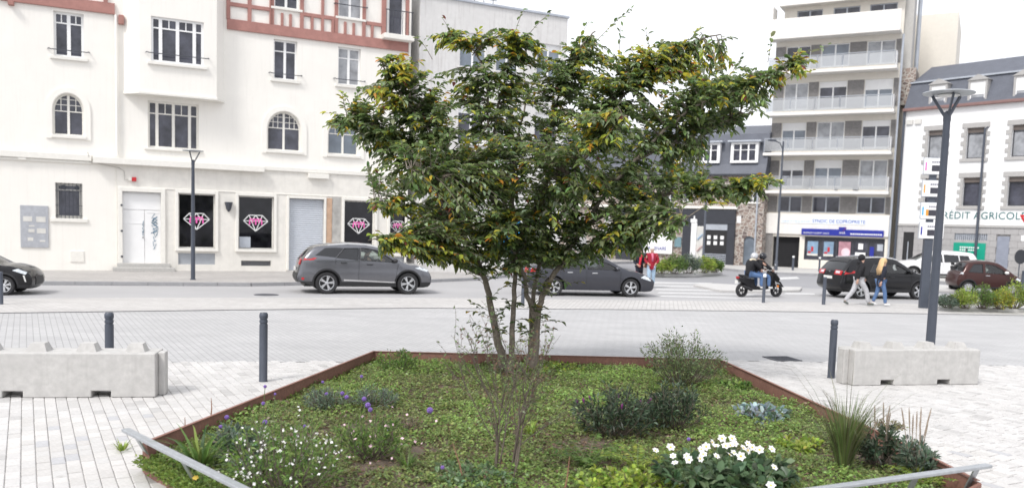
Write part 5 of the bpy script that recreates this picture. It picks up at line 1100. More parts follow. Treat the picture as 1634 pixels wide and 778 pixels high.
def disc_lamp(loc, h, dr, r, label):
    o = thing('street_lamp', loc, 0, label, 'street lamp', 'lamps with disc tops'); MB().lathe([(r*1.35, -.05), (r*1.35, .03), (r*1.02, .04), (r, .8), (r*.72, h-.5), (r*.8, h-.48), (r*.8, h-.34), (r*.3, h-.30)], 18).build('pole', MT['greymetal'], o, smooth=True)
    for k in range(3):
        t = .35 + k*2.094; c, s_ = math.cos(t), math.sin(t); MB().bar((c*r*.3, s_*r*.3, h-.42), (c*dr*.62, s_*dr*.62, h-.02), .03*dr/.45, .05*dr/.45).build('arm', MT['greymetal'], o)
    d = MB().lathe([(dr*.3, h-.012), (dr*.97, h+.0), (dr, h+.012), (dr*.97, h+.026), (dr*.2, h+.04)], 28).build('disc', MT['galv'], o, smooth=True); MB().lathe([(dr*.42, h-.035), (dr*.42, h-.018)], 20).build('lens', MT['plate'], d)
disc_lamp(G(308, 446, .112), 4.55, .36, .075, 'slim disc topped street lamp on the sidewalk by the diamond shop window')
disc_lamp(G(1481.5, 588), 5.02, .44, .082, 'tall dark disc topped street lamp behind the right concrete block')
def arm_lamp(loc, h, label, arm=.9, rz=math.pi, r=.075):
    o = thing('street_lamp', loc, rz, label, 'street lamp', 'road lamps with arms'); MB().lathe([(r*1.5, -.05), (r*1.5, .6), (r, .65), (r*.7, h)], 12).build('pole', MT['greymetal'], o, smooth=True)
    MB().tube([(0, 0, h-.5), (arm*.4, 0, h-.1), (arm, 0, h)], [.035, .03, .03], 8).build('arm', MT['greymetal'], o); MB().prism([(arm-.1, h-.03), (arm+.5, h+.0), (arm+.45, h+.07), (arm, h+.09)], -.11, .11).build('lamp_head', MT['greymetal'], o, bevel=.02)
arm_lamp(G(1238, 431, .112), 8.1, 'tall road lamp with short arm before the beige tower', .5)
arm_lamp(G(1553, 446), 9.2, 'tall thin road lamp before the bank lettering', .12, .3, .09)
arm_lamp(G(1121, 431), 8.9, 'thin grey road lamp before the dark shopfront of the stone house', .12, 2.0)

# parking guidance totem
tp = G(1473, 491); to = thing('parking_sign', tp, math.radians(-8), 'post with four white parking guidance panels beside the tall lamp', 'sign')
MB().box(-.11, .11, -.07, .07, -.05, 5.2).build('post', MT['greymetal'], to, bevel=.01); MB().box(-.14, .14, -.1, .1, -.05, 2.6).build('sleeve', MT['greymetal'], to, bevel=.012)
for k, (z, ac) in enumerate(((4.62, 'pink'), (3.86, 'oc'), (3.10, 'blue'), (2.42, 'navy'))):
    if ac == 'oc': MT['oc'] = M('ochre_print', (.65,.30,.05), .5)
    p = MB().box(-.34, .44, -.15, -.072, z, z+.54).build('panel', MT['white'], to, bevel=.01); boxo('border', MT['zinc'], p, -.36, .46, -.071, -.06, z-.02, z+.56)
    boxo('display', M('dark_display', (.045,.045,.06), .3) if 'disp' not in MT else MT['disp'], p, -.10, .22, -.16, -.151, z+.1, z+.30); boxo('colour_bar', MT[ac], p, -.31, -.265, -.158, -.151, z+.12, z+.40)
    if k == 2: boxo('colour_bar', MT['oc'], p, -.19, -.105, -.158, -.151, z+.1, z+.31)
    mb = MB()
    for q in range(5): mb.box(-.1+q*.07, -.05+q*.07, -.157, -.151, z+.38, z+.44)
    mb.build('place_name', M('grey_print', (.2,.2,.25), .6) if 'gp' not in MT else MT['gp'], p)
    mb = MB(); mb.prism([(.32, z+.24), (.38, z+.30), (.32, z+.36), (.30, z+.30)], -.158, -.151); mb.build('arrow', MT['navy'], p)
# direction signs
dp = G(1606, 447); ds = thing('direction_sign', dp, math.radians(-6), 'green and white direction panels on a post before the bank', 'sign'); MB().lathe([(.05, -.05), (.05, 3.5)], 10).build('post', MT['greymetal'], ds)
for k in range(4):
    z = 3.12 - k*.36; P = [(-1.15, z+.15), (-.98, z), (.45, z), (.45, z+.3), (-.98, z+.3)] if k == 0 else [(-1.08, z), (.42, z), (.42, z+.3), (-1.08, z+.3)]
    p = MB().prism(P, -.10, -.055).build('panel', MT['white'], ds, bevel=.01)
    if k == 0:
        MB().prism([(-1.10, z+.15), (-.97, z+.03), (.42, z+.03), (.42, z+.27), (-.97, z+.27)], -.106, -.101).build('green_field', MT['green'], p); sign_text('TOUTES DIRECTIONS', p, -.86, -.11, z+.08, .2, MT['white'], width=1.2)
    else:
        mb = MB(); x = -.9
        while x < .3: wv = random.uniform(.05, .12); mb.box(x, x+wv, -.106, -.101, z+.11, z+.19); x += wv+.04
        mb.build('small_lettering', MT['gp'] if 'gp' in MT else M('grey_print2', (.45,.47,.5), .6), p)
yp = G(1634, 480); ys = thing('yield_sign', yp, math.radians(-10), 'red bordered yield triangle on a post cut by the right edge', 'sign'); MB().lathe([(.035, -.05), (.035, 3.6)], 10).build('post', MT['greymetal'], ys)
MB().prism([(-.45, 3.5), (.45, 3.5), (0, 2.72)], -.06, -.04).build('red_border', MT['red'], ys); MB().prism([(-.30, 3.42), (.30, 3.42), (0, 2.89)], -.066, -.061).build('white_field', MT['white'], ys); boxo('lower_plate', MT['white'], ys, -.32, .32, -.06, -.04, 2.45, 2.68)
for (x, y, r, rz, lb) in ((1538, 447, .40, 1.0, 'back of a round road sign beside the brown microcar'), (1624, 452, .42, .25, 'back of a round road sign right of the direction panels')):
    o = thing('road_sign', G(x, y), rz, lb, 'sign', 'round road signs seen from behind'); MB().lathe([(.03, -.05), (.03, 1.95)], 8).build('post', MT['greymetal'], o); MB().lathe([(r, -.05), (r, -.035), (r*.9, -.03)], 24, (0, 0, 1.55), 'y').build('disc', MT['darkgrey'], o)
# advert column and closed parasols before the dark shopfront
ap = G(1109, 429); ao = thing('advert_column', ap, math.radians(-20), 'white and blue advert totem before the dark shopfront', 'sign')
MB().box(-.36, .0, -.12, .12, -.05, 2.95).build('cabinet', MT['white'], ao, bevel=.03); pn = MB().box(.01, .44, -.1, .1, -.03, 2.75).build('poster_case', MT['offwhite'], ao, bevel=.03)
for k in range(3): MB().bar((.06, -.108, .4+k*.75), (.40, -.108, .75+k*.75), .012, .2, up=(0,1,0)).build('blue_swirl', MT['blue'] if k != 1 else MT['taillamp'], pn)
MB().box(-.42, -.02, -.14, .14, 2.96, 3.2).build('top_cap', MT['white'], ao, bevel=.04); MB().tube([(-.2, 0, 3.19), (-.2, 0, 3.4)], .05, 8).build('finial', MT['white'], ao)
for k, (x, y) in enumerate(((921, 425), (967, 424))):
    o = thing('closed_parasol', G(x, y, .112), 0, ('left' if k == 0 else 'right') + ' one of two closed off white parasols behind the tree', 'parasol', 'closed parasols'); MB().lathe([(.3, 0), (.3, .06), (.04, .08), (.03, 3.1)], 12).build('pole', MT['galv'], o)
    MB().lathe([(.42, .95), (.5, 1.0), (.36, 1.8), (.22, 2.6), (.05, 3.2)], 9, sx=1.25).build('canopy', MT['offwhite'], o)

# ================================================================== CORTEN BED
bw = thing('planter_edge', (0, 0, 0), 0, 'low rusty weathering steel edge round the planted bed', 'planter')
tops = [.28, .28, .28, .28, .26, .05, .05, .10]
nB = len(BEDP)
for i in range(nB):
    a, b = Vector((*BEDP[i], 0)), Vector((*BEDP[(i+1) % nB], 0)); d = (b-a).normalized(); nn_ = Vector((-d.y, d.x, 0))*.016
    za, zb_ = [(.28,.28),(.28,.28),(.28,.28),(.28,.26),(.26,.04),(.04,.04),(.04,.04)][i]
    if i == 6:
        m_ = a + (b-a)*.93; 
        MB().add([a-nn_+Vector((0,0,-.1)), m_-nn_+Vector((0,0,-.1)), m_+nn_+Vector((0,0,-.1)), a+nn_+Vector((0,0,-.1)), a-nn_+Vector((0,0,.04)), m_-nn_+Vector((0,0,.04)), m_+nn_+Vector((0,0,.04)), a+nn_+Vector((0,0,.04))], [(3,2,1,0),(4,5,6,7),(0,1,5,4),(1,2,6,5),(2,3,7,6),(3,0,4,7)]).build('steel_plate', MT['corten'], bw)
        a = m_+d*.002; za, zb_ = .04, .28
    e = d*.016
    v = [a-nn_-e*0, b-nn_, b+nn_, a+nn_]
    MB().add([p+Vector((0,0,-.1)) for p in v] + [v[0]+Vector((0,0,za)), v[1]+Vector((0,0,zb_)), v[2]+Vector((0,0,zb_)), v[3]+Vector((0,0,za))], [(3,2,1,0),(4,5,6,7),(0,1,5,4),(1,2,6,5),(2,3,7,6),(3,0,4,7)]).build('steel_plate', MT['corten'], bw)
    if i in (0, 1, 2, 3):   # folded flange along the top
        w2 = Vector((d.y, -d.x, 0))*.035; v = [a, b, b+w2, a+w2]; MB().add([p+Vector((0,0,.283)) for p in v]+[p+Vector((0,0,.289)) for p in v], [(3,2,1,0),(4,5,6,7),(0,1,5,4),(1,2,6,5),(2,3,7,6),(3,0,4,7)]).build('flange', MT['corten'], bw)
def soil_z(x, y):
    return .09 + .035*np.sin(x*1.7+.5)*np.cos(y*1.3) + .02*np.sin(x*4.1+y*3.3) + .07*np.exp(-((x-.1)**2+(y-10.5)**2)/6)*1.0
gp_ = [(x+rng.uniform(-.04,.04), y+rng.uniform(-.04,.04)) for x in np.arange(-3.6, 4.4, .16) for y in np.arange(5.9, 14.2, .16)]
gp_ = [p for p in gp_ if inpoly(p[0], p[1], BEDP)]; V, T = cdt([BEDP], gp_); Cn = np.array([V[list(t)].mean(0) for t in T]); ok = pip(Cn, BEDP)
tag(MB().add([(p[0], p[1], float(soil_z(p[0], p[1]))) for p in V], [t for t, k in zip(T, ok) if k]).build('bed_soil', MT['soil'], smooth='all'), kind='structure')
def B(x, y):                                         # picture point -> place on the bed's soil
    p = G(x, y, .1); p.z = float(soil_z(p.x, p.y)); return p
def railing(top, feet, label):
    r = thing('low_rail', top[0].xy.to_3d(), 0, label, 'railing', 'low rails of the bed'); o = r.location.copy()
    MB().bar(top[0]-o, top[1]-o, .075, .03).build('handrail', MT['galv'], r, bevel=.006)
    for t, f in feet: MB().bar(f-o, t-o-Vector((0,0,.01)), .012, .075, up=(top[1]-top[0]).normalized()).build('post', MT['galv'], r)
a, b = G(200, 685, .40), G(385, 778, .40); b = b + (b-a)*.5
tl = lambda q: a + (b-a)*q; dirn = Vector((.26, .33, -.34))
railing((a, b), [(tl(q), Vector((tl(q).x+.04, tl(q).y+.28, .05))) for q in (.07, .36, .66, .94)], 'galvanised low rail at the left front corner of the bed')
a2, b2 = G(1578, 742, .40), G(1320, 778, .40); b2 = b2 + (b2-a2)*.6; a, b = a2, b2
railing((a, b), [(a+(b-a)*q, Vector(((a+(b-a)*q).x-.05, (a+(b-a)*q).y+.14, .05))) for q in (.05, .30, .6, .92)], 'galvanised low rail at the right front corner of the bed')

# ================================================================== LEAVES
def unit(v): return v/np.maximum(1e-9, np.linalg.norm(v, axis=1))[:, None]
def leaf_mesh(name, P, D, L, W, cols, mat, big=True, fold=.18, droop=.15, flat=.5):
    n = len(P); P = np.asarray(P, float); D = unit(np.asarray(D, float)); L = np.broadcast_to(L, n)[:, None]; W = np.broadcast_to(W, n)[:, None]
    up = np.tile([0, 0, 1.], (n, 1))*flat + rng.normal(0, 1, (n, 3))*(1-flat)*.7; side = unit(np.cross(D, up)); nr = np.cross(side, D)
    if big:
        q = [P, P+D*L*.32+side*W*.5+nr*W*fold, P+D*L*.68+side*W*.40+nr*W*fold*.8, P+D*L-np.array([0, 0, 1])*L*droop, P+D*L*.68-side*W*.40+nr*W*fold*.8, P+D*L*.32-side*W*.5+nr*W*fold]; k = 6; f = np.array([[0, 1, 2, 3], [0, 3, 4, 5]])
    else:
        q = [P, P+D*L*.5+side*W*.5+nr*W*fold, P+D*L-np.array([0, 0, 1])*L*droop, P+D*L*.5-side*W*.5+nr*W*fold]; k = 4; f = np.array([[0, 1, 2, 3]])
    V = np.stack(q, 1).reshape(-1, 3); Fa = (np.arange(n)*k)[:, None, None] + f[None]; Fa = Fa.reshape(-1, 4)
    me = bpy.data.meshes.new(name); me.vertices.add(len(V)); me.vertices.foreach_set('co', V.astype(np.float32).ravel()); me.loops.add(Fa.size); me.loops.foreach_set('vertex_index', Fa.astype(np.int32).ravel())
    me.polygons.add(len(Fa)); me.polygons.foreach_set('loop_start', np.arange(0, Fa.size, 4, dtype=np.int32)); me.materials.append(mat); me.update(calc_edges=True); me.validate()
    col_attr(me, np.asarray(cols), k); return me
def jitter(c, n, s=.25):
    c = np.asarray(c, float); c = np.tile(c, (n, 1)) if c.ndim == 1 else c; return np.clip(c*(1+rng.normal(0, s, (n, 1)))*(1+rng.normal(0, .07, (n, 3))), .004, .9)
def pick(cols, n, p=None): return np.asarray(cols)[rng.choice(len(cols), n, p=p)]

# --- ground cover of the bed: nobody could count it
nr_ = 21000; xy = np.c_[rng.uniform(-3.6, 4.4, nr_), rng.uniform(5.9, 14.1, nr_)]; xy = xy[pip(xy, BEDP)]
pn = np.sin(xy[:, 0]*2.1+1.3*np.sin(xy[:, 1]*1.1))*np.cos(xy[:, 1]*1.7+.8*np.sin(xy[:, 0]*1.9)) + .5*np.sin(xy[:, 0]*5.3+xy[:, 1]*2.2)*np.cos(xy[:, 1]*6.1-xy[:, 0]*3) + rng.normal(0, .25, len(xy))
xy = xy[pn > -.98]; pn = pn[pn > -.98]; k = 9; n = len(xy)*k; c = np.repeat(xy, k, 0); q = np.repeat(pn, k); hgt = np.repeat(np.clip(.025+.05*(pn+.6)*rng.uniform(.3, 1.2, len(pn)), .01, .12), k)
P = np.c_[c + rng.normal(0, .035, (n, 2)), soil_z(c[:, 0], c[:, 1]) + hgt*rng.uniform(.2, 1.2, n)]; ang = rng.uniform(0, 2*np.pi, n); D = np.c_[np.cos(ang), np.sin(ang), rng.uniform(-.2, .8, n)]
tone = np.clip((q+.7)/1.8 + rng.normal(0, .15, n) + .20*np.clip((c[:, 1]-11.2)/2.5, 0, 1) + .06*np.sin(c[:, 0]*.9), 0, 1)[:, None]
cl_ = (1-tone)*np.array([.27, .31, .13]) + tone*np.array([.33, .48, .14]); br = rng.random(n) < .10; cl_[br] = pick([(.24,.16,.11), (.32,.24,.16), (.17,.12,.09)], br.sum()); dk_ = rng.random(n) < .20; cl_[dk_] *= .55
tag(mesh_obj('ground_cover', leaf_mesh('ground_cover', P, D, rng.uniform(.026, .055, n), rng.uniform(.015, .03, n), jitter(cl_, n, .2), MT['leaf'], big=False)), 'low green ground cover carpeting the planted bed', 'ground cover', kind='stuff')
n = 9000; xy = np.c_[rng.uniform(-3.6, 4.4, n*2), rng.uniform(6, 14, n*2)]; xy = xy[pip(xy, BEDP)][:n]; n = len(xy); ang = rng.uniform(0, 6.28, n)
tag(mesh_obj('leaf_litter', leaf_mesh('leaf_litter', np.c_[xy, soil_z(xy[:, 0], xy[:, 1])+.008], np.c_[np.cos(ang), np.sin(ang), rng.uniform(-.05, .15, n)], rng.uniform(.03, .08, n), rng.uniform(.015, .035, n), jitter(pick([(.26,.18,.12), (.34,.25,.17), (.18,.12,.085)], n), n), MT['leaf'], big=False)), 'brown dead leaves scattered over the bare soil', 'leaf litter', kind='stuff')
n = 9000; t = rng.random(n); i_ = rng.choice([0, 6], n, p=[.25, .75])
ea = np.array(BEDP)[i_]; eb = np.array(BEDP)[(i_+1) % nB]; xy = ea+(eb-ea)*t[:, None]; inn = np.array([.25, 9.5]); xy = xy + unit(inn-xy)*np.abs(rng.normal(0, .28, n))[:, None] - unit(inn-xy)*(.10*(i_ == 6))[:, None]; ang = rng.uniform(0, 6.28, n)
hz = rng.uniform(.02, .10, n); tag(mesh_obj('stonecrop', leaf_mesh('stonecrop', np.c_[xy, .06+hz], np.c_[np.cos(ang), np.sin(ang), rng.uniform(0, 1, n)], .04, .02, jitter((.22,.31,.07), n), MT['leaf'], big=False)), 'bright green stonecrop spilling over the front edge of the bed', 'ground cover', kind='stuff')
# ================================================================== PLANTS OF THE BED
GREY_G = [(.13,.17,.12), (.19,.24,.19), (.10,.14,.10)]; DARK_G = [(.06,.09,.055), (.11,.15,.10), (.04,.06,.035)]; MID_G = [(.13,.21,.055), (.18,.27,.07), (.09,.16,.045)]; YEL_G = [(.28,.36,.06), (.22,.32,.06), (.34,.40,.10)]
def stems_obj(name, paths, r, mat, par):
    mb = MB()
    for p in paths: mb.tube(p, list(np.linspace(r, r*.45, len(p))), 4, caps=False)
    return tag(mb.build(name, mat, par), kind='stuff')
def bush(name, loc, h, w, label, cols, cat='shrub', n_st=26, per=26, L=.05, Wd=.014, group=None, depth=None, upright=.6, mat='twig', big=False, spread=.5, tone=1.25):
    o = thing(name, loc, 0, label, cat, group); depth = depth or w; paths = []; P = []; D = []
    for k in range(n_st):
        a = rng.uniform(0, 6.28); rr = math.sqrt(rng.random()); tx, ty = math.cos(a)*rr*w/2, math.sin(a)*rr*depth/2; hz = h*(1-.45*rr*rr)*rng.uniform(.75, 1.05); b0 = (tx*.25, ty*.25, 0)
        pts = [Vector((b0[0]+(tx-b0[0])*t**upright*1.0 + rng.normal(0, .012), b0[1]+(ty-b0[1])*t**upright + rng.normal(0, .012), hz*t)) for t in np.linspace(0, 1, 5)]; paths.append(pts)
        for q in range(per):
            t = rng.uniform(.22, 1)**.8*3.999; i = int(t); p = pts[i].lerp(pts[i+1], t-i); d = (pts[i+1]-pts[i]).normalized(); rd = Vector(rng.normal(0, 1, 3)); P.append(p + rd*.015*h/.5); D.append(d*.6 + rd*spread)
    stems_obj('stems', paths, .006, MT[mat], o); n = len(P)
    tag(mesh_obj('foliage', leaf_mesh('foliage', P, D, rng.uniform(.7, 1.2, n)*L, rng.uniform(.8, 1.2, n)*Wd, np.clip(jitter(pick(cols, n), n)*tone, 0, .8), MT['leaf'], big=big), o), kind='stuff'); return o, paths
bush('willow_leaved_shrub', B(1086, 618), .82, 1.3, 'tall airy green shrub with small narrow leaves near the back edge', [(.15,.20,.09), (.20,.25,.12), (.10,.14,.07)], n_st=70, per=36, L=.06, Wd=.017, upright=.75)
def spikes(o, paths, n, col, r=.014, l=.06):
    m = M('magenta_flower', col, .7, var=.2, vs=30) if 'mag' not in MT else MT['mag']; MT['mag'] = m
    for k in rng.choice(len(paths), n, replace=False):
        t = paths[k][-1]; d = (paths[k][-1]-paths[k][-2]).normalized(); MB().lathe([(r*.5, 0), (r, l*.35), (r*.85, l*.7), (r*.2, l)], 8).xf(Matrix.Translation(t) @ d.to_track_quat('Z', 'Y').to_matrix().to_4x4()).build('flower_spike', m, o, smooth=True)
o, pt = bush('hebe_shrub', B(978, 702), .56, .98, 'dark leaved shrub with several magenta flower spikes', DARK_G, n_st=54, per=34, L=.075, Wd=.02, depth=.8); spikes(o, pt, 7, (.15,.02,.13))
o, pt = bush('hebe_shrub', B(1076, 688), .58, .80, 'dark leaved shrub with few flower spikes right of the larger one', DARK_G, n_st=46, per=34, L=.075, Wd=.02, depth=.7); spikes(o, pt, 2, (.22,.012,.16))
bush('green_shrub', B(637, 594), .34, .95, 'low green shrub in the back left corner of the bed', MID_G, n_st=40, per=30, L=.05, Wd=.02)
bush('lavender', B(519, 652), .24, .68, 'left one of two silvery green lavender cushions', GREY_G, 'plant', n_st=50, per=20, L=.07, Wd=.010, group='lavender cushions'); bush('lavender', B(598, 652), .24, .6, 'right one of two silvery green lavender cushions', GREY_G, 'plant', n_st=46, per=20, L=.07, Wd=.010, group='lavender cushions')
bush('grey_leaved_plant', B(378, 735), .38, .5, 'grey green leafy plant beside the white flowered clump', GREY_G, 'plant', n_st=30, per=20, L=.10, Wd=.024, big=True)
bush('silver_leaved_plant', B(1216, 672), .20, .72, 'low plant with pale blue silver leaves near the right edge', [(.30,.37,.42), (.22,.29,.32), (.38,.44,.47), (.10,.16,.10)], 'plant', n_st=22, per=10, L=.10, Wd=.05, big=True, spread=1)
bush('leafy_plant', B(1168, 622), .16, .6, 'bright green leafy plant beside the willow leaved shrub', MID_G, 'plant', n_st=30, per=16, L=.07, Wd=.035, big=True, spread=1); bush('leafy_plant', B(1275, 715), .16, .55, 'bright green leafy clump right of the white flowers', YEL_G, 'plant', n_st=26, per=14, L=.08, Wd=.03, big=True, spread=1)
bush('dry_plant', B(1415, 690), .12, .4, 'small dry brownish plant by the right steel edge', [(.22,.17,.11), (.18,.2,.1)], 'plant', n_st=24, per=12); bush('dry_plant', B(657, 690), .16, .42, 'small brownish plant left of the bare shrub', [(.24,.18,.13), (.16,.17,.1)], 'plant', n_st=26, per=14, L=.03)
# gauras: thin wands with small flowers
def flower_mesh(r, petals, col, centre=None, name='flower'):
    mb = MB(); 
    for k in range(petals):
        t = 2*math.pi*k/petals; c, s_ = math.cos(t), math.sin(t); e = math.pi/petals*.95
        mb.add([(0,0,0), (math.cos(t-e)*r*.7, math.sin(t-e)*r*.7, r*.22), (c*r, s_*r, r*.18), (math.cos(t+e)*r*.7, math.sin(t+e)*r*.7, r*.22)], [(0,1,2,3)])
    if centre: mb.blob((0,0,r*.12), (r*.25, r*.25, r*.16), 8, 5, mi=1)
    return mb.mesh(name, [col] + ([centre] if centre else []))
wp = M('white_petal', (.80,.78,.78), .6, var=.05); pp = M('pale_pink_petal', (.74,.52,.60), .6, var=.1); yc = M('yellow_stamens', (.7,.5,.08), .7); pu = M('violet_petal', (.25,.15,.46), .6, var=.2, vs=30)
fw_s = flower_mesh(.0145, 4, wp); fp_s = flower_mesh(.016, 4, pp); fw_b = flower_mesh(.043, 6, wp, yc)
def flowers(o, paths, me, n, up=.5, jit=.05, sc=(.8, 1.3)):
    for k in range(n):
        p = paths[rng.integers(len(paths))]; t = rng.uniform(.55, 1)*3.999; i = int(t); q = p[i].lerp(p[i+1], t-i) + Vector(rng.normal(0, jit, 3)); mesh_obj('flower', me, o, q, (rng.normal(.7, .5), rng.normal(0, .5), rng.normal(0, .6)), rng.uniform(*sc))
o, pt = bush('gaura', B(452, 790), .66, 1.15, 'large clump covered in many small white flowers', MID_G, 'plant', n_st=70, per=26, L=.07, Wd=.014); flowers(o, pt, fw_s, 170, jit=.06, sc=(.7, 1.2))
o, pt = bush('gaura', B(592, 738), .44, .75, 'smaller clump with pale pink flowers and grassy base', MID_G, 'plant', n_st=46, per=26, L=.07, Wd=.012); flowers(o, pt, fp_s, 34, jit=.12)
# white anemones: each open flower where the photo shows it
o, pt = bush('anemone', B(1160, 778), .26, 1.5, 'broad leafy plant with large white open flowers', [(.12,.19,.10), (.17,.25,.14), (.08,.13,.07)], 'plant', n_st=60, per=18, L=.11, Wd=.06, big=True, depth=.9, spread=1, tone=1.15); base = o.location
for (x, y) in [(1046,718),(1070,713),(1074,727),(1077,738),(1096,727),(1100,733),(1119,716),(1127,712),(1122,724),(1117,731),(1136,705),(1143,711),(1152,699),(1168,699),(1143,727),(1158,711),(1165,710),(1172,708),(1164,725),(1171,722),(1182,727),(1186,714),(1193,707),(1200,713),(1193,718),(1212,717),(1231,716),(1235,745),(1230,774)]:
    p = G(x, y, .46) ; q = p - base; f = mesh_obj('flower', fw_b, o, q, (rng.normal(.75, .25), rng.normal(0, .3), rng.normal(0, .4)), rng.uniform(.75, 1.1)); MB().tube([(q.x*.6, q.y*.7, 0), (q.x, q.y, q.z-.004)], .004, 4).build('flower_stem', MT['leafstem'] if 'leafstem' in MT else M('green_stem', (.12,.17,.06), .7), o)
MT['leafstem'] = bpy.data.materials['green_stem']
# strap leaved plants, grass, ferns
def blades(name, loc, label, n, Lr, w, col, arch=.5, cat='plant', lean=.35, group=None, seg=6, tilt=0):
    o = thing(name, loc, 0, label, cat, group); V = []; Fs = []; Cc = []
    for k in range(n):
        a = rng.uniform(0, 6.28); L = rng.uniform(*Lr); b = np.array([math.cos(a)*.05*rng.random(), math.sin(a)*.05*rng.random(), 0]); le = lean*rng.uniform(.3, 1.2); sd_ = np.array([-math.sin(a), math.cos(a), 0]); c = jitter(pick(col, 1), 1)[0]; i0 = len(V); ac = arch*rng.uniform(.4, 1.3)
        for s in range(seg+1):
            t = s/seg; r = L*(le*t + ac*t**2.4*.6); z = L*(t*(1-.12*le) - ac*.55*t**3); ww = w*(1-t**2)*.5*(.6+.8*min(1, t*3)) + .0006; p = b + np.array([math.cos(a)*r, math.sin(a)*r, max(z, .01)]); V += [p-sd_*ww, p+sd_*ww]; Cc += [c, c]
        Fs += [(i0+2*s, i0+2*s+1, i0+2*s+3, i0+2*s+2) for s in range(seg)]
    me = bpy.data.meshes.new('blades'); me.from_pydata([tuple(v) for v in V], [], Fs); me.materials.append(MT['leaf']); col_attr(me, np.array(Cc), 1); tag(mesh_obj('blades', me, o), kind='stuff'); return o
blades('iris', B(318, 752), 'strap leaved green plant behind the left low rail', 46, (.35, .62), .026, MID_G, .7, lean=.5)
blades('iris', B(398, 765), 'grey green strap leaved plant behind the end of the left rail', 30, (.25, .42), .024, GREY_G, .8, lean=.6)
gt = blades('feather_grass', B(1345, 758), 'tall upright tuft of green grass with fine arching wands', 440, (.45, .85), .006, [(.16,.22,.08), (.22,.28,.10), (.12,.17,.06)], .22, lean=.24)
b2_ = blades('x', B(1345, 758), None, 80, (.85, 1.3), .005, [(.16,.15,.09), (.13,.14,.07)], .7, lean=.36); ch = b2_.children[0]; ch.parent = gt; ch.name = 'flower_wands'; bpy.data.objects.remove(b2_)
def fern(loc, label, n, L, cols):
    o = thing('fern', loc, 0, label, 'fern', 'ferns'); P = []; D = []; paths = []
    for k in range(n):
        a = 6.28*k/n + rng.normal(0, .3); Lk = L*rng.uniform(.7, 1.1); pts = [Vector((math.cos(a)*Lk*t*(.5+.4*t), math.sin(a)*Lk*t*(.5+.4*t), Lk*(t*.9-.45*t*t))) for t in np.linspace(0, 1, 8)]; paths.append(pts)
        sd_ = Vector((-math.sin(a), math.cos(a), 0))
        for i in range(1, 8):
            for q in (0, .5):
                p = pts[i-1].lerp(pts[i], q+.25)
                for s in (-1, 1): P.append(p); D.append(sd_*s + (pts[i]-pts[i-1]).normalized()*.45)
    stems_obj('stems', paths, .004, MT['leafstem'], o); n = len(P); tag(mesh_obj('fronds', leaf_mesh('fronds', P, D, rng.uniform(.06, .10, n)*L/.5, .022, jitter(pick(cols, n), n, .15), MT['leaf'], big=False), o), kind='stuff')
fern(B(938, 745), 'light green fern below the large dark shrub', 9, .5, MID_G); fern(B(1016, 752), 'yellow green fern between the dark shrub and white flowers', 10, .42, YEL_G); fern(B(1470, 770), 'yellowish fern behind the right low rail', 9, .34, YEL_G)
def spire(loc, label, n, h, cols):
    o, pt = bush('spire_plant', loc, h*.62, .42, label, cols, 'plant', n_st=26, per=18, L=.09, Wd=.024, big=True, group='plants with seed spikes'); m = M('brown_seed_spike', (.30,.24,.19), .9, var=.3, vs=40) if 'seed' not in MT else MT['seed']; MT['seed'] = m
    for k in range(n):
        a = rng.uniform(0, 6.28); b = Vector((math.cos(a)*.06, math.sin(a)*.06, h*.35)); e = Vector((math.cos(a)*.16*rng.random(), math.sin(a)*.16*rng.random(), h*rng.uniform(.8, 1.1))); MB().tube([b, b.lerp(e, .5), b.lerp(e, .7), b.lerp(e, .9), e], [.003, .004, .008, .007, .002], 5).build('seed_spike', m, o)
spire(B(1402, 742), 'dark leaved plant with few thin seed spikes beside the grass', 5, .68, DARK_G); spire(B(1458, 756), 'leafy plant with many brown seed spikes near the right corner', 9, .66, GREY_G)
# violets heads on stalks
ah = MB(); 
for k in range(40):
    z = 1-2*(k+.5)/40; r = math.sqrt(1-z*z); t = k*2.4; d = Vector((r*math.cos(t), r*math.sin(t), z)); ah.bar(d*.006, d*.03, .012, .009)
ahm = ah.mesh('flower_head', pu)
VL = ['violet flower against the paving near the foot of the left bollard', 'small violet flower right of the left bollard foot at the steel edge', 'violet flower before the steel edge below the left bollard', 'violet flower above the strap leaved plant', 'violet flower low beside the strap leaved plant', 'violet flower at the left side of the white flowered clump', 'violet flower above the middle of the white flowered clump', 'violet flower behind the left lavender cushion', 'violet flower in front of the left lavender cushion', 'left one of two violet flowers between the lavender cushions', 'right one of two violet flowers between the lavender cushions', 'violet flower farthest back near the back left corner', 'uppermost of three violet flowers by the right lavender', 'largest of three violet flowers by the right lavender', 'lowest of three violet flowers by the right lavender', 'big single violet flower left of the bare shrub', 'violet flower at the right side of the pink flowered clump', 'tiny violet flower between the white and pink flowered clumps', 'tiny violet flower at the front left of the bare shrub', 'violet flower at the upper left of the white anemones']
for i, (x, y, sz) in enumerate([(423,616,.8),(439,628,.6),(420,643,.8),(362,665,1),(352,680,.8),(375,689,.9),(423,673,1.1),(515,609,.8),(521,628,.9),(546,627,1.1),(553,633,1.1),(577,600,.9),(581,636,1.2),(587,646,1.4),(591,653,1.1),(686,654,1.5),(620,685,.9),(486,679,.7),(706,745,.7),(1099,700,.8)]):
    hgt = .38 if x < 440 and y < 650 else .22; p = G(x, y, hgt+.1); o = thing('violet_flower', (p.x, p.y, .08), 0, VL[i], 'flower', 'violet round flowers')
    mesh_obj('flower_head', ahm, o, (0, 0, p.z-.08), (rng.normal(0, .4), rng.normal(0, .4), rng.uniform(0, 6)), sz*.78); MB().tube([(rng.normal(0, .03), rng.normal(0, .03), 0), (0, 0, p.z-.09)], .004, 4).build('stalk', MT['leafstem'], o)
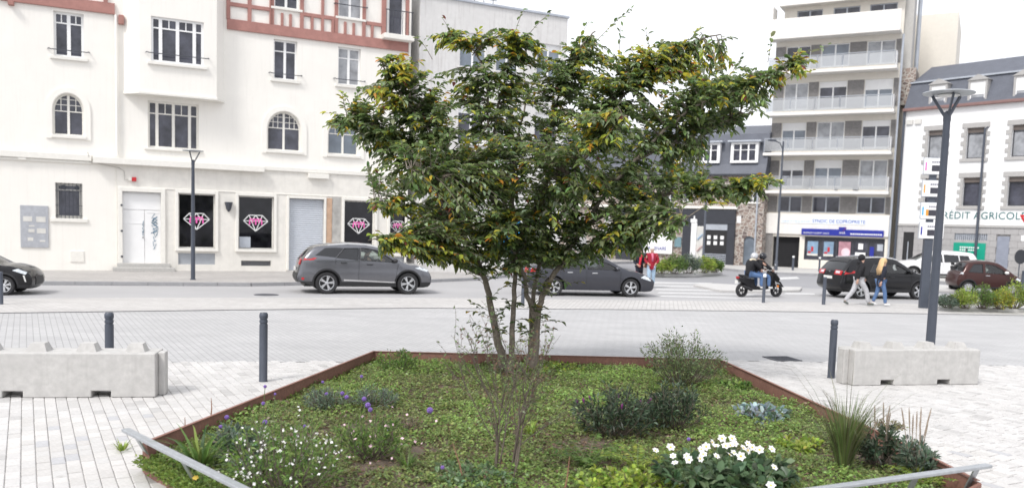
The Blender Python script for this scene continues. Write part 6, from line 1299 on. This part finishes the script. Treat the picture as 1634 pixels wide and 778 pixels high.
for i, (x, y, s, m, lb) in enumerate([(312,762,.6,yc,'tiny yellow flower behind the left low rail')]):
    p = G(x, y, .2); o = thing('yellow_flower', (p.x, p.y, .08), 0, lb, 'flower'); mesh_obj('flower_head', flower_mesh(.03, 6, m), o, (0, 0, .12), (.6, 0, 0)); MB().tube([(0, 0, 0), (0, 0, .12)], .004, 4).build('stalk', MT['leafstem'], o)
ws_ = blades('paving_weed', G(196, 719, .0), 'small green weed in a paving joint by the left corner', 40, (.08, .15), .008, YEL_G, .5, lean=.7)
for (x0, y0, x1, y1, lb) in ((898, 790, 909, 727, 'bare reddish stalk standing right of the bare shrub'), (742, 776, 722, 705, 'thin dark stalk leaning left near the front of the bed'), (336, 668, 337, 634, 'thin reddish stalk above the left steel edge'), (293, 703, 295, 665, 'thin dry stalk behind the left low rail')):
    a = B(x0, y0); b = atY(x1, y1, a.y); o = thing('dry_stalk', a, 0, lb, 'stalk'); MB().tube([(0, 0, -.02), (b-a)*.5+Vector((.01,0,0)), b-a], [.009, .007, .003], 5).build('stem', M('reddish_stalk', (.26,.14,.09), .8) if 'rst' not in MT else MT['rst'], o)
for i, (x, y, c, L, nn__, lb) in enumerate([(560,612,MID_G,.12,60,'green grassy tuft by the left steel edge near the back'),(845,700,YEL_G,.2,30,'light green grassy tuft right of the bare shrub stems'),(690,596,MID_G,.1,50,'small green tuft just left of the tree stems'),(1238,683,YEL_G,.12,30,'tiny light green tuft below the silver leaved plant'),(500,770,YEL_G,.16,40,'light green grassy tuft in front of the pink flowers'),(1040,630,MID_G,.12,50,'green tuft between willow leaved and dark shrubs'),(650,755,MID_G,.18,50,'green tuft at the front centre left of the bed')]):
    blades('grass_tuft', B(x, y), lb, nn__, (L*.6, L*1.2), .009, c, .5, lean=.6, group='small grassy tufts')
bush('leafy_clump', B(745, 772), .16, .9, 'bluish green leafy clump at the front centre of the bed', [(.13,.2,.1), (.17,.25,.13)], 'plant', n_st=40, per=14, L=.06, Wd=.03, big=True, spread=1); bush('leafy_clump', B(1000, 782), .18, 1.0, 'fresh green leafy clump at the front right of centre', YEL_G, 'plant', n_st=50, per=16, L=.06, Wd=.035, big=True, spread=1); bush('leafy_clump', B(880, 592), .10, 1.2, 'low fresh green clump along the back edge behind the tree', YEL_G, 'plant', n_st=60, per=14, L=.05, Wd=.025, big=True, spread=1)
# far flower beds: kerb and single bushes
fb = [V2(G(x, y)) for x, y in [(1036, 439), (1060, 441), (1110, 441), (1152, 437), (1150, 432), (1100, 428), (1050, 430)]]
tag(MB().slab(fb, -.03, .15).build('roundabout_kerb', MT['kerbpale'], bevel=.04), kind='structure')
for i, (x, y, h, w, c, lb) in enumerate([(1056,436.5,.75,1.5,YEL_G,'yellowish bush at the left end of the roundabout bed'),(1077,436.5,1.05,1.4,MID_G,'green bush second from the left in the roundabout bed'),(1098,436,1.15,1.5,GREY_G,'tallest grey green bush in the middle of the roundabout bed'),(1122,435,.95,1.5,YEL_G,'olive bush right of the middle of the roundabout bed'),(1141,434,.75,1.2,MID_G,'low green bush at the right end of the roundabout bed')]):
    p = G(x, y, .15); bush('flowering_bush', p, h, w, lb, c, n_st=55, per=26, L=.14, Wd=.05, group='bushes of the roundabout bed', tone=1.1)
rb = [V2(G(x, y)) for x, y in [(1494, 493), (1560, 496), (1720, 500), (1720, 478), (1560, 476), (1500, 482)]]; tag(MB().slab(rb, -.03, .10).build('bed_kerb', MT['kerbpale'], bevel=.03), kind='structure')
for i, (x, y, h, w, c, lb) in enumerate([(1512,491,.45,.95,GREY_G,'low grey green bush at the left end of the right bed'),(1540,492,.72,1.0,YEL_G,'yellow flowered bush before the brown microcar'),(1566,492,.85,1.05,MID_G,'green bush in the middle of the right bed'),(1594,493,.70,1.0,[(.42,.38,.05),(.3,.33,.07),(.2,.28,.06)],'bright yellow green bush of the right bed'),(1618,492,1.0,1.1,YEL_G,'tallest green bush at the right edge of the picture'),(1650,494,.9,1.1,MID_G,'green bush cut by the right edge of the picture')]):
    bush('flowering_bush', G(x, y, .1), h, w, lb, c, n_st=60, per=28, L=.09, Wd=.03, group='bushes of the right bed', tone=1.15)

# ================================================================== BARE SHRUB IN FRONT OF THE TREE
tb = B(808, 758); tso = thing('bare_shrub', tb, 0, 'thin sparse shrub with bare twigs in front of the tree', 'shrub'); paths = []; P = []; D = []
def grow(p, d, L, r, lev):
    pts = [p]; q = p.copy(); dd = d.copy(); k = 5
    for i in range(k): dd = (dd + Vector(rng.normal(0, .09, 3)) + Vector((0, 0, .05))).normalized(); q = q + dd*L/k; pts.append(q)
    paths.append((pts, r))
    if lev < 3:
        for j in range(3 if lev < 2 else 2):
            i = rng.integers(2, k+1); grow(pts[i], (dd + Vector(rng.normal(0, .32, 3))).normalized(), L*rng.uniform(.5, .78), r*.62, lev+1)
    if lev >= 2:
        for i in range(1, k+1):
            if rng.random() < .8: P.append(pts[i]); D.append(Vector(rng.normal(0, 1, 3)))
for k in range(8): a = k*.8; grow(Vector(((-.12 if k % 2 else .06)+rng.normal(0, .03), rng.normal(0, .05), 0)), Vector((math.cos(a)*.08+.07, math.sin(a)*.15, 1)).normalized(), rng.uniform(.58, .80), .0105, 0)
for pts, r in paths: 
    pass
mb = MB()
for pts, r in paths: mb.tube(pts, list(np.linspace(r, r*.55, len(pts))), 5 if r > .008 else 3, caps=False)
mb.build('stems', MT['twig'], tso, smooth='all'); n = len(P); tag(mesh_obj('foliage', leaf_mesh('foliage', P, D, rng.uniform(.025, .05, n), .018, jitter(pick([(.18,.26,.11), (.25,.32,.15), (.22,.14,.10)], n), n), MT['leaf'], big=False), tso), kind='stuff')

# ================================================================== THE TREE
TY = 13.35; tr0 = B(816, 601); TREE = thing('multi_stem_tree', tr0, 0, 'spreading multi stemmed tree with green leaves turning yellow and orange', 'tree')
def TP(x, y, dY=0.): return atY(x, y, TY+dY) - tr0
limbs = []                                            # (points, r0, r1)
def limb(pts, r0, r1, dy0=0., dy1=0.):
    n = len(pts); c = [TP(x, y, dy0+(dy1-dy0)*(i/(n-1))**1.3) for i, (x, y) in enumerate(pts)]; out = []
    for i in range(n-1):
        p0, p1, p2, p3 = c[max(i-1, 0)], c[i], c[i+1], c[min(i+2, n-1)]
        for k in range(5): t = k/5; out.append(.5*((2*p1)+(p2-p0)*t+(2*p0-5*p1+4*p2-p3)*t*t+(3*p1-p0-3*p2+p3)*t**3))
    out.append(c[-1]); out = [p + Vector(rng.normal(0, .008, 3)) if 0 < i < len(out)-1 else p for i, p in enumerate(out)]
    limbs.append((out, r0, r1))
limb([(808,612),(798,560),(787,510),(778,460),(766,425),(742,385),(705,320),(660,262),(600,215),(556,196)], .088, .012, .05, -.5)
limb([(812,612),(816,560),(819,500),(822,440),(822,390),(806,330),(785,260),(779,190),(776,125),(760,85),(728,55)], .062, .010, -.1, -.3)
limb([(845,606),(855,560),(858,505),(868,468),(893,425),(925,372),(965,312),(1015,255),(1075,195),(1130,160),(1195,138),(1262,104)], .080, .011, .0, -.5)
limb([(840,606),(848,545),(850,480),(862,420),(880,360),(872,290),(872,230),(893,150),(918,85),(950,50)], .058, .010, .15, .9)
limb([(858,520),(842,470),(836,440),(818,400),(800,372)], .05, .02, .0, -.6)
limb([(776,300),(735,262),(690,215),(640,150),(610,100)], .035, .010, -.3, -.7); limb([(783,230),(800,150),(815,95),(842,55)], .026, .009, -.2, .1)
limb([(766,425),(725,395),(685,365),(640,340),(598,322)], .035, .009, -.1, -1.4); limb([(770,440),(735,425),(690,405),(640,393),(600,382)], .03, .008, .0, -1.9)
limb([(893,425),(945,395),(1000,372),(1060,352),(1100,345)], .04, .010, .0, -1.3); limb([(935,360),(1000,325),(1070,310),(1140,303),(1225,290)], .045, .008, .0, -.9)
limb([(872,290),(930,230),(985,165),(1040,110),(1100,70),(1150,55)], .045, .009, .4, .3); limb([(1015,255),(1080,225),(1140,200),(1200,180)], .03, .008, -.2, .6)
limb([(822,400),(850,340),(905,280),(960,225),(990,180)], .045, .012, -.1, -1.6); limb([(800,330),(760,300),(715,285),(650,268)], .035, .009, -.2, -1.7); limb([(760,420),(735,360),(715,300),(690,240),(660,180)], .05, .010, .2, 1.5); limb([(880,360),(930,310),(985,290),(1050,260)], .045, .010, .2, 1.7); limb([(815,350),(820,270),(830,200),(850,130)], .04, .01, .2, 1.4)
mb = MB()
for pts, r0, r1 in limbs[:4]: MB().tube(pts, list(r0 + (r1-r0)*np.linspace(0, 1, len(pts))**.55), 10, caps=False).build('trunk', MT['bark'], TREE, smooth='all')
for pts, r0, r1 in limbs[4:]: MB().tube(pts, list(r0 + (r1-r0)*np.linspace(0, 1, len(pts))**.75), 7, caps=False).build('branch', MT['bark'], TREE, smooth='all')
nodes_ = np.array([tuple(p) for pts, a, b in limbs for p in pts[(9 if len(pts) > 40 else 4):]])
G1, G2, G3, YG, YE, OR, RE = (.14,.195,.078), (.235,.315,.12), (.34,.40,.26), (.46,.48,.08), (.68,.52,.07), (.62,.30,.05), (.22,.07,.06)
clumps = [ # px centre, px radii, depth offset m, depth radius m, twigs, share of autumn colours, brightness
 (722,62,38,22,-.3,.4,15,.95,1),(800,66,52,28,-.1,.5,26,.7,1),(780,120,60,36,-.3,.6,26,.2,1),(636,108,42,26,-.7,.5,20,.9,1),(600,152,52,26,-.7,.6,28,.5,1),(552,195,36,14,-.6,.4,13,.25,1),(640,195,85,48,-.5,.8,58,.12,1),(655,255,85,46,-.8,1.0,64,.08,1),(740,205,85,62,-.2,1.3,62,.12,1),
 (632,330,44,16,-1.4,.4,17,.75,1),(650,388,58,20,-1.8,.5,26,.65,1),(730,300,95,62,-.8,1.4,86,.12,1),(735,378,72,36,-1.0,1.0,46,.3,1),(830,190,78,70,.3,1.3,62,.08,1),(928,78,42,26,.8,.5,20,.3,1),(925,150,66,54,.6,1.0,54,.1,1),
 (1065,95,94,36,.3,.7,68,.75,1),(1000,150,85,44,.2,1.0,56,.2,1),(1168,142,82,28,-.3,.7,56,.2,1),(1105,165,62,28,-.1,.7,36,.15,1),(905,330,85,45,-.6,.9,40,.1,1),(600,205,60,22,-.5,.6,24,.1,1),(1270,102,34,22,-.5,.3,11,.85,1),(1135,190,76,24,.5,.7,38,.12,1),(960,250,125,66,-.2,1.6,104,.15,1),(850,290,105,80,.2,1.7,124,.05,1),(1085,250,58,44,.3,1.0,40,.1,1),
 (1170,300,58,24,-.8,.5,30,.15,1),(1214,289,34,14,-.9,.3,11,.75,1),(1025,350,82,36,-1.0,.8,52,.12,1),(880,385,105,34,.2,1.2,60,.05,1),(800,330,80,56,-.7,1.2,58,.22,1),(1010,300,88,46,.3,1.4,56,.08,1),(700,340,70,40,.9,.8,36,.05,1),(1120,345,40,16,-1.1,.4,0,.2,1),(955,205,60,40,-1.4,.5,34,.5,1),(862,120,46,42,.5,.6,24,.15,1),(690,140,58,36,-.3,.6,26,.2,1),(1015,112,55,28,.3,.6,24,.35,1),(1215,128,40,18,-.4,.4,16,.35,1),(955,112,48,28,.6,.5,24,.3,1),(885,215,55,45,.0,.8,30,.1,1),(700,185,60,40,.3,.7,28,.15,1),(1040,205,60,34,.2,.8,30,.1,1),(690,265,70,40,-.2,.8,30,.08,1),(850,82,36,24,.1,.4,14,.35,1),(725,408,62,20,-.9,.7,30,.4,1),(800,412,55,28,-.4,.7,26,.15,1),(900,410,65,22,.0,.9,28,.1,1),(830,385,70,34,.4,.9,34,.05,1),(985,395,50,16,-.8,.5,18,.25,1),(700,365,60,26,-1.3,.5,24,.35,1),(1130,115,60,26,.2,.5,24,.35,1),(1100,290,50,26,-.6,.5,22,.15,1),(790,250,70,50,-1.2,.6,38,.25,1)]
LP, LD, LL, LC = [], [], [], []; tw = MB()
def twig(a, b, share, nl, r=.009):
    L = (b-a).length; m = a.lerp(b, .5) + Vector((0, 0, .13*L)) + Vector(rng.normal(0, .05*L, 3)); pts = [a*(1-t)**2 + m*2*t*(1-t) + b*t*t for t in np.linspace(0, 1, 7)]; tw.tube(pts, list(np.linspace(r, .003, 7)), 3, caps=False)
    autumn = rng.random() < share*.9; s0 = max(.25, 1-.75/L); side = 1
    hz = Vector((rng.normal(0, 1), rng.normal(0, 1), .2)); sd0 = ((b-a).cross(Vector((0, 0, 1))) + hz*.12*L).normalized()
    for k in range(nl):
        t = s0+(1-s0)*(k+rng.random())/nl; q = a*(1-t)**2 + m*2*t*(1-t) + b*t*t; d = ((m-a)*(1-t)+(b-m)*t).normalized(); side = -side
        LP.append(q + Vector(rng.normal(0, .012, 3))); LD.append(d*.75 + sd0*side*.75 + Vector((0, 0, -.22)) + Vector(rng.normal(0, .25, 3))); LL.append(rng.uniform(.058, .13))
        x = rng.random()
        if autumn and t > s0+(1-s0)*.42: c = YG if x < .52 else YE if x < .64 else OR if x < .69 else RE if x < .73 else G2
        else: c = G1 if x < .45 else G2 if x < .80 else G3 if x < .96 else YG if x < .99 else YE
        LC.append(c)
for (cx, cy, rx, ry, dy, rd, ntw, sh, br) in clumps:
    for k in range(int(ntw*2.0)):
        v = rng.normal(0, 1, 3); v = v/np.linalg.norm(v)*rng.random()**.42; lay = rng.choice([-.75, -.3, .15, .6, .95]) if ry > 22 else v[1]; v[1] = .8*lay + .2*v[1] + .12*abs(v[0]); v[0] *= math.sqrt(max(.15, 1-(.75*lay)**2))*1.08; tgt = TP(cx+v[0]*rx, cy+v[1]*ry, dy+v[2]*rd); dd = np.linalg.norm(nodes_-np.array(tgt), axis=1) + .35*np.maximum(0, nodes_[:, 2]-tgt.z); a = Vector(nodes_[int(dd.argmin())])
        if (tgt-a).length < .25: a = a.lerp(tgt, -.6)
        twig(a, tgt, sh, int(rng.integers(14, 22)))
for (x0, y0, x1, y1, dy, sh, nl) in [(930,90,1008,14,.8,.1,14),(985,120,990,42,.5,.3,10),(905,100,940,35,.9,.4,8),(1090,80,1118,45,.3,.6,12),(1130,70,1172,60,.3,.5,10),(1040,100,1030,45,.3,.4,9),(720,60,705,28,-.3,.8,6),(690,95,665,58,-.6,.8,6),(840,60,880,20,-.1,.4,9),(820,60,838,12,0,.3,7),(600,190,514,180,-.6,.3,14),(580,215,520,200,-.7,.1,12),(1240,110,1322,74,-.5,.9,12),(1250,130,1300,112,-.5,.8,8),(1180,160,1235,128,-.3,.2,10),(1190,175,1225,185,.5,.1,8),(1150,300,1244,296,-.9,.9,12),(1100,320,1180,322,-1,.2,12),(620,330,592,318,-1.4,1,7),(640,390,592,376,-1.9,1,8),(640,395,600,372,-1.8,.9,8),(655,155,640,95,-.7,.7,8),(560,170,548,150,-.7,.5,7),(1225,100,1230,62,-.4,.3,8),(1160,130,1185,88,-.2,.2,10)]:
    twig(TP(x0, y0, dy), TP(x1, y1, dy), sh, nl, .006)
for k in range(60):                                    # young shoots low on the stems
    l = limbs[rng.integers(0, 4)][0]; a = l[rng.integers(6, 18)]; twig(a, a + Vector((rng.normal(0, .22), rng.normal(0, .15)-.1, rng.uniform(.0, .3))), .25, 7, .005)
tag(tw.build('twigs', MT['bark'], TREE), kind='stuff')
LP = np.array([tuple(p) for p in LP]); LD = np.array([tuple(p) for p in LD]); LL = np.array(LL); LC = jitter(np.array(LC), len(LC), .2); n = len(LP)
sc_ = LP[:, 1] - .35*np.abs(LP[:, 0]); front = np.argsort(LP[:, 1] + rng.normal(0, .3, n))[:300]; keep = np.ones(n, bool); keep[front] = False
tag(mesh_obj('crown', leaf_mesh('crown', LP[keep], LD[keep], LL[keep], LL[keep]*.50, LC[keep], MT['leaf'], flat=.76), TREE), kind='stuff')
for i in front:                                        # the nearest leaves, one by one
    mesh_obj('leaf', leaf_mesh('leaf', [(0, 0, 0)], LD[i:i+1], LL[i], LL[i]*.5, LC[i:i+1], MT['leaf']), TREE, LP[i])
print('leaves', n)
